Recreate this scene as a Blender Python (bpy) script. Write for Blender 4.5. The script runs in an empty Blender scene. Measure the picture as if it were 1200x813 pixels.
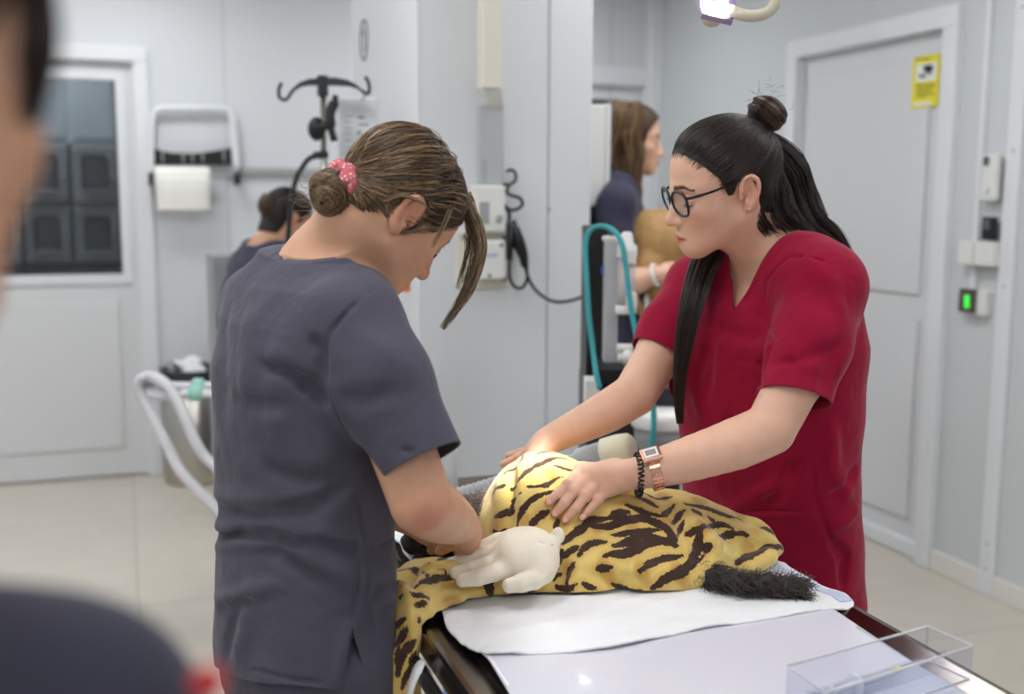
import bpy, bmesh, math, random
import numpy as np
from mathutils import Vector, Matrix
random.seed(7); RNG = np.random.default_rng(7)
sc = bpy.context.scene
COL = sc.collection

# ------------------------------------------------------------------ camera, world, exposure
FPX, CX, CY = 1284.0, 600.0, 406.5
CAM_H, YAW, PITCH, ROLL = 1.5, math.radians(19.5), math.radians(7.75), math.radians(0.3)
FOCUS, FSTOP = 1.72, 2.6
cam_d = bpy.data.cameras.new('camera'); cam = bpy.data.objects.new('camera', cam_d); COL.objects.link(cam)
cam_d.sensor_width = 36.0; cam_d.lens = FPX / 1200.0 * 36.0
cam_d.clip_start = 0.05; cam_d.clip_end = 60
cam_d.dof.use_dof = True; cam_d.dof.focus_distance = FOCUS; cam_d.dof.aperture_fstop = FSTOP
CM = Matrix.Translation((0, 0, CAM_H)) @ Matrix.Rotation(-YAW, 4, 'Z') @ Matrix.Rotation(math.pi/2 - PITCH, 4, 'X') @ Matrix.Rotation(ROLL, 4, 'Z')
cam.matrix_world = CM
sc.camera = cam
CO = np.array([0, 0, CAM_H]); CR = np.array(CM.to_3x3())
def ray(u, v):
    return CR @ np.array([(u - CX)/FPX, -(v - CY)/FPX, -1.0])
def at(u, v, z):
    return CO + ray(u, v) * z
def onX(u, v, X): r = ray(u, v); return CO + r * (X / r[0])
def onY(u, v, Y): r = ray(u, v); return CO + r * (Y / r[1])
def onZ(u, v, Z): r = ray(u, v); return CO + r * ((Z - CAM_H) / r[2])
LAT = np.array([math.cos(YAW), -math.sin(YAW), 0]); DEP = np.array([math.sin(YAW), math.cos(YAW), 0]); UP = np.array([0, 0, 1.0])

sc.view_settings.view_transform = 'Standard'; sc.view_settings.look = 'None'
sc.view_settings.exposure = 0.0; sc.view_settings.gamma = 1.0; sc.view_settings.use_curve_mapping = False
w = bpy.data.worlds.new('world'); sc.world = w; w.use_nodes = True
w.node_tree.nodes['Background'].inputs[0].default_value = (0.8, 0.87, 1, 1)
w.node_tree.nodes['Background'].inputs[1].default_value = 0.25
sc.cycles.use_denoising = True
sc.cycles.max_bounces = 10; sc.cycles.transparent_max_bounces = 16
PANEL_POWER = 13.0          # emission of the ceiling panels
SURGICAL_POWER = 260.0      # watts of the surgical lamp's beam

# ------------------------------------------------------------------ object helpers
def srgb(h):
    if isinstance(h, str):
        h = h.lstrip('#'); c = [int(h[i:i+2], 16)/255 for i in (0, 2, 4)]
    else: c = [x/255 for x in h]
    return tuple((x/12.92 if x <= .04045 else ((x+.055)/1.055)**2.4) for x in c)
def tag(o, label=None, cat=None, group=None, kind=None):
    if label: o['label'] = label
    if cat: o['category'] = cat
    if group: o['group'] = group
    if kind: o['kind'] = kind
    return o
def empty(name, loc, label=None, cat=None, group=None):
    o = bpy.data.objects.new(name, None); COL.objects.link(o); o.location = tuple(float(x) for x in loc); o.empty_display_size = .05
    bpy.context.view_layer.update()
    return tag(o, label, cat, group)
def link(name, me, mat=None, parent=None):
    o = bpy.data.objects.new(name, me); COL.objects.link(o)
    if mat:
        for m in (mat if isinstance(mat, (list, tuple)) else [mat]): me.materials.append(m)
    if parent is not None:
        o.parent = parent
        top = parent; off = Vector((0, 0, 0))
        while top is not None:
            off += Vector(top.location); top = top.parent
        o.location = -off        # data are in world coordinates
    return o
class MB:
    """collects shapes, builds ONE mesh"""
    def __init__(s): s.bm = bmesh.new(); s.mi = 0
    def _xf(s, vs, M):
        if M is not None: bmesh.ops.transform(s.bm, matrix=M, verts=vs)
    def box(s, lo, hi, bev=0.0, seg=2, M=None):
        lo, hi = np.array(lo, float), np.array(hi, float)
        r = bmesh.ops.create_cube(s.bm, size=1.0); vs = r['verts']
        c, d = (lo+hi)/2, hi-lo
        for v in vs: v.co = Vector((c[0]+v.co.x*d[0], c[1]+v.co.y*d[1], c[2]+v.co.z*d[2]))
        fs = list({f for v in vs for f in v.link_faces})
        if bev > 0:
            es = list({e for v in vs for e in v.link_edges})
            r2 = bmesh.ops.bevel(s.bm, geom=vs+es, offset=bev, segments=seg, affect='EDGES', profile=.5)
            allv = set(r2['verts']); 
            for f in r2['faces']: allv |= set(f.verts)
            vs = [v for v in allv if v.is_valid] + [v for v in vs if v.is_valid]
            vs = list(set(vs))
        for v in vs:
            for f in v.link_faces: f.material_index = s.mi
        s._xf(vs, M); return s
    def tube(s, pts, r, n=10, cap=True, closed=False):
        pts = [Vector(p) for p in pts]; N = len(pts)
        rs = r if isinstance(r, (list, tuple, np.ndarray)) else [r]*N
        T = []
        for i in range(N):
            if closed: t = pts[(i+1) % N]-pts[i-1]
            else: t = pts[min(i+1, N-1)]-pts[max(i-1, 0)]
            T.append(t.normalized())
        nrm = T[0].orthogonal().normalized(); rings = []
        for i in range(N):
            nrm = (nrm - T[i]*nrm.dot(T[i]))
            nrm = nrm.normalized() if nrm.length > 1e-6 else T[i].orthogonal().normalized()
            b = T[i].cross(nrm)
            rings.append([s.bm.verts.new(pts[i]+(nrm*math.cos(a)+b*math.sin(a))*rs[i]) for a in [2*math.pi*k/n for k in range(n)]])
        for i in range(N if closed else N-1):
            A, B = rings[i], rings[(i+1) % N]
            for k in range(n):
                f = s.bm.faces.new((A[k], A[(k+1) % n], B[(k+1) % n], B[k])); f.smooth = True; f.material_index = s.mi
        if cap and not closed:
            f = s.bm.faces.new(rings[0][::-1]); f.material_index = s.mi
            f = s.bm.faces.new(rings[-1]); f.material_index = s.mi
        return s
    def lathe(s, prof, c, axis=(0, 0, 1), n=28, smooth=True):
        """prof: list of (radius, height) along axis from c"""
        ax = Vector(axis).normalized(); x = ax.orthogonal().normalized(); y = ax.cross(x); c = Vector(c)
        rings = []
        for (r, h) in prof:
            r = max(r, 1e-5)
            rings.append([s.bm.verts.new(c+ax*h+(x*math.cos(2*math.pi*k/n)+y*math.sin(2*math.pi*k/n))*r) for k in range(n)])
        for A, B in zip(rings[:-1], rings[1:]):
            for k in range(n):
                f = s.bm.faces.new((A[k], A[(k+1) % n], B[(k+1) % n], B[k])); f.smooth = smooth; f.material_index = s.mi
        for R_, rv in ((rings[0], True), (rings[-1], False)):
            f = s.bm.faces.new(R_[::-1] if rv else R_); f.material_index = s.mi
        return s
    def prism(s, poly, ext):
        """poly: 3D points; extruded by vector ext"""
        a = [s.bm.verts.new(Vector(p)) for p in poly]; b = [s.bm.verts.new(Vector(p)+Vector(ext)) for p in poly]
        n = len(a); fs = [s.bm.faces.new(a[::-1]), s.bm.faces.new(b)]
        for k in range(n): fs.append(s.bm.faces.new((a[k], a[(k+1) % n], b[(k+1) % n], b[k])))
        for f in fs: f.material_index = s.mi
        return s
    def sphere(s, c, r, sx=1, sy=1, sz=1, n=18, R=None):
        q = bmesh.ops.create_uvsphere(s.bm, u_segments=n, v_segments=max(8, n*2//3), radius=r)
        M = Matrix.Translation(Vector(c)) @ (R.to_4x4() if R is not None else Matrix()) @ Matrix.Diagonal((sx, sy, sz, 1))
        s._xf(q['verts'], M)
        for v in q['verts']:
            for f in v.link_faces: f.smooth = True; f.material_index = s.mi
        return s
    def build(s, name, mat=None, parent=None):
        bmesh.ops.recalc_face_normals(s.bm, faces=s.bm.faces)
        me = bpy.data.meshes.new(name); s.bm.to_mesh(me); s.bm.free()
        return link(name, me, mat, parent)
def smooth_path(pts, n=8, closed=False):
    """Catmull-Rom through points"""
    P = [np.array(p, float) for p in pts]; N = len(P); out = []
    for i in range(N if closed else N-1):
        if closed: p0, p1, p2, p3 = P[i-1], P[i], P[(i+1) % N], P[(i+2) % N]
        else:
            p1, p2 = P[i], P[i+1]; p0 = P[i-1] if i > 0 else 2*p1-p2; p3 = P[i+2] if i+2 < N else 2*p2-p1
        for k in range(n):
            t = k/n
            out.append(.5*((2*p1)+(-p0+p2)*t+(2*p0-5*p1+4*p2-p3)*t*t+(-p0+3*p1-3*p2+p3)*t**3))
    if not closed: out.append(P[-1])
    return out

# ------------------------------------------------------------------ materials
MATS = {}
def nodes_of(m): return m.node_tree.nodes, m.node_tree.links
def mat(name, col, rough=.5, metal=0.0, spec=.5, var=0.0, vscale=6.0, bump=0.0, bscale=200.0, sheen=0.0, sss=0.0, trans=0.0, ior=1.45, emit=None, estr=1.0, coat=0.0, alpha=1.0, stretch=None):
    """procedural principled: colour with noise variation and noise bump"""
    m = bpy.data.materials.new(name); m.use_nodes = True; N, L = nodes_of(m); b = N['Principled BSDF']
    c = srgb(col)
    b.inputs['Base Color'].default_value = (*c, 1); b.inputs['Roughness'].default_value = rough; b.inputs['Metallic'].default_value = metal
    b.inputs['Specular IOR Level'].default_value = spec; b.inputs['IOR'].default_value = ior
    b.inputs['Transmission Weight'].default_value = trans; b.inputs['Coat Weight'].default_value = coat; b.inputs['Alpha'].default_value = alpha
    if sheen: b.inputs['Sheen Weight'].default_value = sheen; b.inputs['Sheen Roughness'].default_value = .4
    if sss:
        b.inputs['Subsurface Weight'].default_value = sss; b.inputs['Subsurface Radius'].default_value = (1, .35, .18); b.inputs['Subsurface Scale'].default_value = .006
    if emit: b.inputs['Emission Color'].default_value = (*srgb(emit), 1); b.inputs['Emission Strength'].default_value = estr
    tc = N.new('ShaderNodeTexCoord')
    src = tc.outputs['Object']
    if stretch:
        mp = N.new('ShaderNodeMapping'); mp.inputs['Scale'].default_value = stretch; L.new(src, mp.inputs[0]); src = mp.outputs[0]
    if var:
        n = N.new('ShaderNodeTexNoise'); n.inputs['Scale'].default_value = vscale; n.inputs['Detail'].default_value = 4; L.new(src, n.inputs['Vector'])
        mx = N.new('ShaderNodeMix'); mx.data_type = 'RGBA'; mx.blend_type = 'MIX'
        mx.inputs[6].default_value = (*[max(0, x*(1-var)) for x in c], 1); mx.inputs[7].default_value = (*[min(1, x*(1+var)) for x in c], 1)
        L.new(n.outputs['Fac'], mx.inputs[0]); L.new(mx.outputs[2], b.inputs['Base Color'])
    if bump:
        n2 = N.new('ShaderNodeTexNoise'); n2.inputs['Scale'].default_value = bscale; n2.inputs['Detail'].default_value = 3; L.new(src, n2.inputs['Vector'])
        bp = N.new('ShaderNodeBump'); bp.inputs['Strength'].default_value = bump; bp.inputs['Distance'].default_value = .002
        L.new(n2.outputs['Fac'], bp.inputs['Height']); L.new(bp.outputs[0], b.inputs['Normal'])
    MATS[name] = m; return m
def glassy(name, col=(245, 248, 250), rough=.05, fac=.12, glosscol=(255, 255, 255)):
    """thin clear plastic or glass: mostly transparent with a glossy skin"""
    m = bpy.data.materials.new(name); m.use_nodes = True; N, L = nodes_of(m); N.remove(N['Principled BSDF']); out = N['Material Output']
    t = N.new('ShaderNodeBsdfTransparent'); t.inputs[0].default_value = (*srgb(col), 1)
    g = N.new('ShaderNodeBsdfPrincipled'); g.inputs['Base Color'].default_value = (*srgb(glosscol), 1); g.inputs['Roughness'].default_value = rough
    lw = N.new('ShaderNodeLayerWeight'); pw = N.new('ShaderNodeMath'); pw.operation = 'POWER'; pw.inputs[1].default_value = 4.0; L.new(lw.outputs['Facing'], pw.inputs[0])
    ad = N.new('ShaderNodeMath'); ad.operation = 'MULTIPLY_ADD'; ad.use_clamp = True; ad.inputs[1].default_value = .55; ad.inputs[2].default_value = fac; L.new(pw.outputs[0], ad.inputs[0])
    mx = N.new('ShaderNodeMixShader'); L.new(ad.outputs[0], mx.inputs[0]); L.new(t.outputs[0], mx.inputs[1]); L.new(g.outputs[0], mx.inputs[2]); L.new(mx.outputs[0], out.inputs[0])
    MATS[name] = m; return m

# ------------------------------------------------------------------ implicit surfaces (smooth unions polygonised by surface nets)
def seg_d(P, a, b):
    a = np.asarray(a, float); b = np.asarray(b, float); ab = b-a; L2 = max(ab@ab, 1e-12)
    t = np.clip(((P-a)@ab)/L2, 0, 1)
    return np.linalg.norm(P-a-t[:, None]*ab, axis=1), t
def smin(a, b, k):
    if k <= 0: return np.minimum(a, b)
    h = np.clip(.5+.5*(b-a)/k, 0, 1); return b*(1-h)+a*h-k*h*(1-h)
class Sdf:
    def __init__(s): s.pr = []; s.post = []
    def add(s, fn, c, R, k=.01, op='u'): s.pr.append((fn, np.asarray(c, float), R, k, op)); return s
    def cone(s, a, b, ra, rb, k=.01, op='u', flat=None, fs=1.0):
        a = np.asarray(a, float); b = np.asarray(b, float)
        if flat is None:
            def fn(P):
                d, t = seg_d(P, a, b); return d-(ra+(rb-ra)*t)
        else:   # squash the section along axis 'flat' (thickness / fs)
            nn = np.asarray(flat, float); nn = nn/np.linalg.norm(nn)
            def fn(P):
                Q = P-a; ab = b-a; t = np.clip((Q@ab)/max(ab@ab, 1e-12), 0, 1); V = Q-t[:, None]*ab
                V = V+np.outer(V@nn, nn)*(fs-1); return (np.linalg.norm(V, axis=1)-(ra+(rb-ra)*t))/max(1, fs)
        return s.add(fn, (a+b)/2, np.linalg.norm(b-a)/2+max(ra, rb), k, op)
    def chain(s, pts, rs, k=.004, k0=None, **kw):
        for i in range(len(pts)-1): s.cone(pts[i], pts[i+1], rs[i], rs[i+1], k if (i or k0 is None) else k0, **kw)
        return s
    def ell(s, c, r, R=None, k=.01, op='u'):
        c = np.asarray(c, float); r = np.asarray(r, float); Rm = None if R is None else np.asarray(R, float)
        def fn(P):
            q = P-c
            if Rm is not None: q = q@Rm
            k0 = np.linalg.norm(q/r, axis=1); k1 = np.linalg.norm(q/(r*r), axis=1)+1e-9
            return k0*(k0-1)/k1
        return s.add(fn, c, r.max(), k, op)
    def loft(s, rows, k=.02, n=2.4):
        """rows: (z, cx, cy, half_width, half_depth, yaw) of stacked sections"""
        A = np.array(sorted(rows)); Z = A[:, 0]
        def fn(P):
            z = P[:, 2]; I = lambda i: np.interp(z, Z, A[:, i])
            cx, cy, a, b, yw = I(1), I(2), I(3), I(4), I(5); dx, dy = P[:, 0]-cx, P[:, 1]-cy
            cs, sn = np.cos(yw), np.sin(yw); lx = np.abs(dx*cs+dy*sn); ly = np.abs(-dx*sn+dy*cs)
            kk = ((lx/a)**n+(ly/b)**n)**(1/n); m = np.minimum(a, b)
            d = (kk-1)*m
            return np.maximum(np.maximum(d, z-Z[-1]), Z[0]-z)
        c = A[:, 1:3].mean(0); R = math.hypot((Z[-1]-Z[0])/2, (A[:, 3].max()+np.ptp(A[:, 1:3], axis=0).max()))+.1
        return s.add(fn, (c[0], c[1], (Z[0]+Z[-1])/2), R, k)
    def fold(s, pts, amp, sig, taper=True):
        """ridge (amp>0) or crease (amp<0) along a 3-D polyline"""
        pts = [np.asarray(p, float) for p in pts]; c = np.mean(pts, 0); R = max(np.linalg.norm(p-c) for p in pts)+3*sig
        n = len(pts)-1
        def fn(P):
            best = np.full(len(P), 1e9); T = np.zeros(len(P))
            for i in range(n):
                d, t = seg_d(P, pts[i], pts[i+1]); m = d < best; best[m] = d[m]; T[m] = (i+t[m])/n
            g = np.exp(-(best/sig)**2)
            if taper: g = g*np.clip(np.minimum(T, 1-T)*4+.15, 0, 1)
            return -amp*g
        s.post.append((fn, c, R)); return s
    def warp(s, fn): s.post.append((fn, np.zeros(3), 1e9)); return s
    def bounds(s, pad=.03):
        lo = np.min([c-R for f, c, R, k, op in s.pr if op == 'u'], 0)-pad; hi = np.max([c+R for f, c, R, k, op in s.pr if op == 'u'], 0)+pad
        return lo, hi
    def ev(s, P, c=None, rad=0.0, margin=.08):
        P = np.asarray(P, float); d = np.full(len(P), .5)
        for fn, pc, R, k, op in s.pr:
            if c is not None and np.linalg.norm(c-pc)-R-rad > margin+k: continue
            e = fn(P)
            if op == 'u': d = smin(d, e, k)
            elif op == 's': d = -smin(-d, e, k)
            elif op == 'i': d = -smin(-d, -e, k)
        for fn, pc, R in s.post:
            if c is not None and np.linalg.norm(c-pc)-R-rad > 0: continue
            d = d+fn(P)
        return d
    def hit(s, u, v, z0=.8, z1=3.2):
        """first point of the surface seen along a camera ray"""
        r = ray(u, v); zs = np.linspace(z0, z1, 900); P = CO+np.outer(zs, r); d = s.ev(P); i = np.where(d < 0)[0]
        if len(i) == 0: return P[np.argmin(d)]
        return P[i[0]]
    def mesh(s, h, lo=None, hi=None, B=24):
        if lo is None: lo, hi = s.bounds()
        lo = np.asarray(lo, float); hi = np.asarray(hi, float); nb = np.ceil((hi-lo)/(h*B)).astype(int)
        tot = nb*B+2; bs = h*B; rad = bs*.5*math.sqrt(3)+h*2
        ids = np.stack(np.meshgrid(*[np.arange(n) for n in nb], indexing='ij'), -1).reshape(-1, 3)
        cen = lo+(ids+.5)*bs
        dc = np.concatenate([s.ev(cen[i:i+20000]) for i in range(0, len(cen), 20000)])
        act = ids[np.abs(dc) < rad*1.35+.01]
        g = np.arange(B+2); G = np.stack(np.meshgrid(g, g, g, indexing='ij'), -1).reshape(-1, 3)
        VK, VP, FQ = [], [], []
        lin = lambda I: (I[..., 0].astype(np.int64)*tot[1]+I[..., 1])*tot[2]+I[..., 2]
        for b in act:
            off = b*B; P = lo+(G+off)*h; c = lo+(b+.5)*bs
            D = s.ev(P, c, rad).reshape(B+2, B+2, B+2)
            S = D < 0
            if S.all() or not S.any(): continue
            n = B; S8 = [S[i:i+n, j:j+n, k:k+n] for i in (0, 1) for j in (0, 1) for k in (0, 1)]
            cnt = sum(x.astype(np.int8) for x in S8); ci = np.argwhere((cnt > 0) & (cnt < 8))
            if len(ci):
                acc = np.zeros((len(ci), 3)); num = np.zeros(len(ci))
                cor = np.array([(i, j, k) for i in (0, 1) for j in (0, 1) for k in (0, 1)])
                for e0 in range(8):
                    for ax in range(3):
                        if cor[e0][ax]: continue
                        p0 = ci+cor[e0]; p1 = p0.copy(); p1[:, ax] += 1
                        d0 = D[p0[:, 0], p0[:, 1], p0[:, 2]]; d1 = D[p1[:, 0], p1[:, 1], p1[:, 2]]
                        m = (d0 < 0) != (d1 < 0); t = np.where(m, d0/np.where(m, d0-d1, 1), 0)
                        q = p0.astype(float); q[:, ax] += t; acc += q*m[:, None]; num += m
                V = lo+(acc/num[:, None]+off)*h
                e = h*.5
                for _ in range(2):
                    d = s.ev(V, c, rad)
                    gx = np.stack([s.ev(V+np.eye(3)[a]*e, c, rad)-s.ev(V-np.eye(3)[a]*e, c, rad) for a in range(3)], 1)/(2*e)
                    g2 = (gx*gx).sum(1)+1e-6; st = -(d/np.maximum(g2, .2))[:, None]*gx
                    ln = np.linalg.norm(st, axis=1, keepdims=True); st *= np.minimum(1, h*.6/np.maximum(ln, 1e-9)); V = V+st
                VK.append(lin(ci+off)); VP.append(V)
            for ax in range(3):
                a1, a2 = (ax+1) % 3, (ax+2) % 3
                I0 = S[:n, :n, :n]; sl = [slice(0, n)]*3; sl[ax] = slice(1, n+1); I1 = S[tuple(sl)]
                ed = np.argwhere(I0 != I1)
                if not len(ed): continue
                ins = S[ed[:, 0], ed[:, 1], ed[:, 2]]; ed = ed+off
                ok = (ed[:, a1] > 0) & (ed[:, a2] > 0); ed = ed[ok]; ins = ins[ok]
                e1 = np.zeros(3, int); e1[a1] = 1; e2 = np.zeros(3, int); e2[a2] = 1
                q = np.stack([lin(ed-e1-e2), lin(ed-e2), lin(ed), lin(ed-e1)], 1)
                q[~ins] = q[~ins][:, ::-1]
                FQ.append(q)
        K = np.concatenate(VK); V = np.concatenate(VP); F = np.concatenate(FQ)
        o = np.argsort(K); K = K[o]; V = V[o]
        idx = np.searchsorted(K, F); idx = np.clip(idx, 0, len(K)-1); ok = (K[idx] == F).all(1)
        return V, idx[ok]
def to_mesh(name, V, F, mat=None, parent=None, smooth=True, attrs=None):
    me = bpy.data.meshes.new(name); F = np.asarray(F); n = F.shape[1]
    me.vertices.add(len(V)); me.vertices.foreach_set('co', np.asarray(V, np.float32).ravel())
    me.loops.add(F.size); me.loops.foreach_set('vertex_index', F.astype(np.int32).ravel())
    me.polygons.add(len(F)); me.polygons.foreach_set('loop_start', np.arange(0, F.size, n, dtype=np.int32))
    me.polygons.foreach_set('use_smooth', np.full(len(F), smooth))
    me.update(calc_edges=True); me.validate()
    for k, a in (attrs or {}).items():
        at_ = me.attributes.new(k, 'FLOAT', 'POINT'); at_.data.foreach_set('value', np.asarray(a, np.float32))
    return link(name, me, mat, parent)
def tri(F): F = np.asarray(F); return F if F.shape[1] == 3 else np.concatenate([F[:, [0, 1, 2]], F[:, [0, 2, 3]]])
def clip(V, F, fn):
    """keep the part of a mesh where fn(V) < 0, cut cleanly"""
    F = tri(F); d = fn(V); ins = d < 0; c = ins[F].sum(1)
    keep = [F[c == 3]]; newV = []; base = len(V)
    def cut(i, j):
        t = (d[i]/(d[i]-d[j]))[:, None]; return V[i]+(V[j]-V[i])*t
    A = F[c == 1]; r = np.argmax(ins[A], 1); A = np.stack([A[np.arange(len(A)), (r+k) % 3] for k in range(3)], 1)
    if len(A):
        p, q = cut(A[:, 0], A[:, 1]), cut(A[:, 0], A[:, 2]); n = len(A); ip = base+np.arange(n); iq = ip+n; base += 2*n; newV += [p, q]
        keep.append(np.stack([A[:, 0], ip, iq], 1))
    A = F[c == 2]; r = np.argmin(ins[A], 1); A = np.stack([A[np.arange(len(A)), (r+k) % 3] for k in range(3)], 1)
    if len(A):
        p, q = cut(A[:, 1], A[:, 0]), cut(A[:, 2], A[:, 0]); n = len(A); ip = base+np.arange(n); iq = ip+n; base += 2*n; newV += [p, q]
        keep.append(np.stack([ip, A[:, 1], A[:, 2]], 1)); keep.append(np.stack([ip, A[:, 2], iq], 1))
    V = np.concatenate([V]+newV); F = np.concatenate(keep)
    # weld coincident cut vertices
    key = np.round(V/2e-5).astype(np.int64); _, first, inv = np.unique(key, axis=0, return_index=True, return_inverse=True)
    V = V[first]; F = inv.reshape(-1)[F]; F = F[(F[:, 0] != F[:, 1]) & (F[:, 1] != F[:, 2]) & (F[:, 0] != F[:, 2])]
    used = np.unique(F); mp = np.full(len(V), -1); mp[used] = np.arange(len(used)); return V[used], mp[F]
def solidify(o, t, off=-1):
    m = o.modifiers.new('thickness', 'SOLIDIFY'); m.thickness = t; m.offset = off; return o
def unit(v): v = np.asarray(v, float); return v/np.linalg.norm(v)
def hair_object(name, strands, radius, mat, parent):
    """strands: list of (n,3) arrays in world coordinates -> one hair-curves object"""
    cu = bpy.data.hair_curves.new(name); sizes = [len(s_) for s_ in strands]; cu.add_curves(sizes)
    P = np.concatenate(strands).astype(np.float32); cu.points.foreach_set('position', P.ravel())
    rr = np.concatenate([np.interp(np.linspace(0, 1, n), [0, .12, .6, 1], [.35, 1, .9, .4]) for n in sizes])*radius
    cu.points.foreach_set('radius', rr.astype(np.float32))
    return link(name, cu, mat, parent)
# ------------------------------------------------------------------ materials of the place
mat('wall_paint', (216, 219, 222), .55, spec=.3, var=.015, vscale=1.2)
mat('wall_panel_far', (207, 211, 212), .5, spec=.3, var=.015, vscale=1.2)
mat('white_frame', (226, 228, 231), .35, var=.01)
mat('door_white', (218, 219, 221), .4, var=.012, vscale=2)
mat('ceiling_white', (232, 232, 230), .8, var=.01)
mat('skirting', (228, 226, 220), .5, var=.02)
mat('seam', (168, 174, 178), .6, var=.03)
mat('black_plastic', (24, 25, 28), .45, var=.1, vscale=30)
mat('dark_navy_plastic', (42, 46, 58), .4, var=.08, vscale=30)
mat('white_plastic', (226, 226, 222), .35, var=.01, vscale=20)
mat('grey_plastic', (176, 178, 180), .4, var=.03, vscale=20)
mat('warm_plastic', (222, 217, 204), .4, var=.02, vscale=20)
mat('steel', (188, 184, 176), .28, metal=1.0, var=.05, vscale=3, bump=.03, bscale=120, stretch=(1, 1, .06))
mat('dark_steel', (128, 118, 110), .22, metal=1.0, var=.08, vscale=5, bump=.02, bscale=150)
mat('chrome', (205, 205, 205), .15, metal=1.0, var=.02)
mat('rail_grey', (176, 178, 176), .4, metal=.5, var=.03)
mat('paper', (240, 238, 232), .9, var=.015, vscale=40, bump=.1, bscale=300)
mat('ink', (96, 98, 106), .8, var=.1)
mat('panel_light', (255, 255, 255), .5, emit=(250, 252, 255), estr=PANEL_POWER)
mat('panel_dim', (255, 255, 255), .5, emit=(245, 248, 255), estr=13.0)
mat('cage_grey', (150, 152, 154), .45, metal=.1, var=.06)
mat('cage_dark', (46, 49, 52), .4, var=.1)
mat('cage_window', (62, 66, 70), .2, var=.1)
mat('cabinet_blue', (160, 167, 171), .4, var=.03)
glassy('door_glass', (236, 240, 242), .05, .02)

# floor: large beige vinyl tiles with faint joints
def floor_mat():
    m = bpy.data.materials.new('floor_tile'); m.use_nodes = True; N, L = nodes_of(m); b = N['Principled BSDF']
    tc = N.new('ShaderNodeTexCoord'); mp = N.new('ShaderNodeMapping'); mp.inputs['Location'].default_value = (0.0, -5.32, 0)
    L.new(tc.outputs['Object'], mp.inputs[0])
    br = N.new('ShaderNodeTexBrick'); br.offset = 0.0; br.inputs['Scale'].default_value = 1.0; br.inputs['Mortar Size'].default_value = .004
    br.inputs['Brick Width'].default_value = 1.2; br.inputs['Row Height'].default_value = 1.2; br.inputs['Mortar Smooth'].default_value = .4
    br.inputs['Color1'].default_value = (*srgb((212, 204, 190)), 1); br.inputs['Color2'].default_value = (*srgb((208, 200, 187)), 1); br.inputs['Mortar'].default_value = (*srgb((178, 170, 157)), 1)
    L.new(mp.outputs[0], br.inputs['Vector'])
    n = N.new('ShaderNodeTexNoise'); n.inputs['Scale'].default_value = 7; n.inputs['Detail'].default_value = 6; L.new(tc.outputs['Object'], n.inputs['Vector'])
    mx = N.new('ShaderNodeMix'); mx.data_type = 'RGBA'; mx.blend_type = 'MULTIPLY'; mx.inputs[0].default_value = .16
    L.new(br.outputs['Color'], mx.inputs[6]); L.new(n.outputs['Fac'], mx.inputs[7]); L.new(mx.outputs[2], b.inputs['Base Color'])
    b.inputs['Roughness'].default_value = .38
    return m
FLOORM = floor_mat()

def struct(name, mb, m, parent=None):
    o = mb.build(name, m, parent)
    if parent is None: o['kind'] = 'structure'
    return o
M = MATS
XR, YB, XL, YF, ZC = 3.08, 6.10, -3.0, -2.6, 2.75
struct('floor', MB().box((XL-.1, YF-.1, -.1), (XR+.1, 9.0, 0)), FLOORM)
struct('ceiling', MB().box((XL-.1, YF-.1, ZC), (XR+.1, 9.0, ZC+.1)), M['ceiling_white'])
struct('wall_left', MB().box((XL-.1, YF-.1, 0), (XL, 9.0, ZC)), M['wall_paint'])
struct('wall_front', MB().box((XL, YF-.1, 0), (XR, YF, ZC)), M['wall_paint'])
struct('wall_far', MB().box((XL, 8.9, 0), (XR, 9.0, ZC)), M['wall_panel_far'])
# back wall with two door openings
D1R = float(onY(172, 56, YB)[0]); D1T = float(onY(172, 56, YB)[2])     # frame outer right edge and top
D1L = D1R-1.16
D3R, D3T = float(onY(774, 80, YB)[0]), float(onY(740, 79, YB)[2]); D3L = D3R-1.1
wb = MB()
wb.box((XL, YB, 0), (D1L+.04, YB+.1, ZC)); wb.box((D1R-.04, YB, 0), (D3L+.04, YB+.1, ZC)); wb.box((D3R-.04, YB, 0), (XR, YB+.1, ZC))
wb.box((D1L+.04, YB, D1T-.04), (D1R-.04, YB+.1, ZC)); wb.box((D3L+.04, YB, D3T-.04), (D3R-.04, YB+.1, ZC))
struct('wall_back', wb, M['wall_paint'])
# right wall with one door opening
D2N, D2F = float(onX(1114, 300, XR)[1])-.0, float(onX(928, 48, XR)[1]); D2T = float(onX(1030, 26, XR)[2])
wr = MB(); wr.box((XR, YF-.1, 0), (XR+.1, D2N+.04, ZC)); wr.box((XR, D2F-.04, 0), (XR+.1, 9.0, ZC)); wr.box((XR, D2N+.04, D2T-.04), (XR+.1, D2F-.04, ZC))
wr.box((XR+.08, D2N, 0), (XR+.1, D2F, D2T))
struct('wall_right', wr, M['wall_panel_far'])

def door_frame(name, a0, a1, top, axis, face, wid=.085, proud=.03, depth=.1):
    """frame round an opening: axis 'x' on the back wall, 'y' on the right wall"""
    mb = MB()
    def bx(p0, p1, z0, z1):
        if axis == 'x': mb.box((p0, face-proud, z0), (p1, face+depth, z1), .006)
        else: mb.box((face-proud, p0, z0), (face+depth*.8, p1, z1), .006)
    bx(a0, a0+wid, 0, top-wid); bx(a1-wid, a1, 0, top-wid); bx(a0, a1, top-wid, top)
    return struct(name, mb, M['white_frame'])
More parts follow.
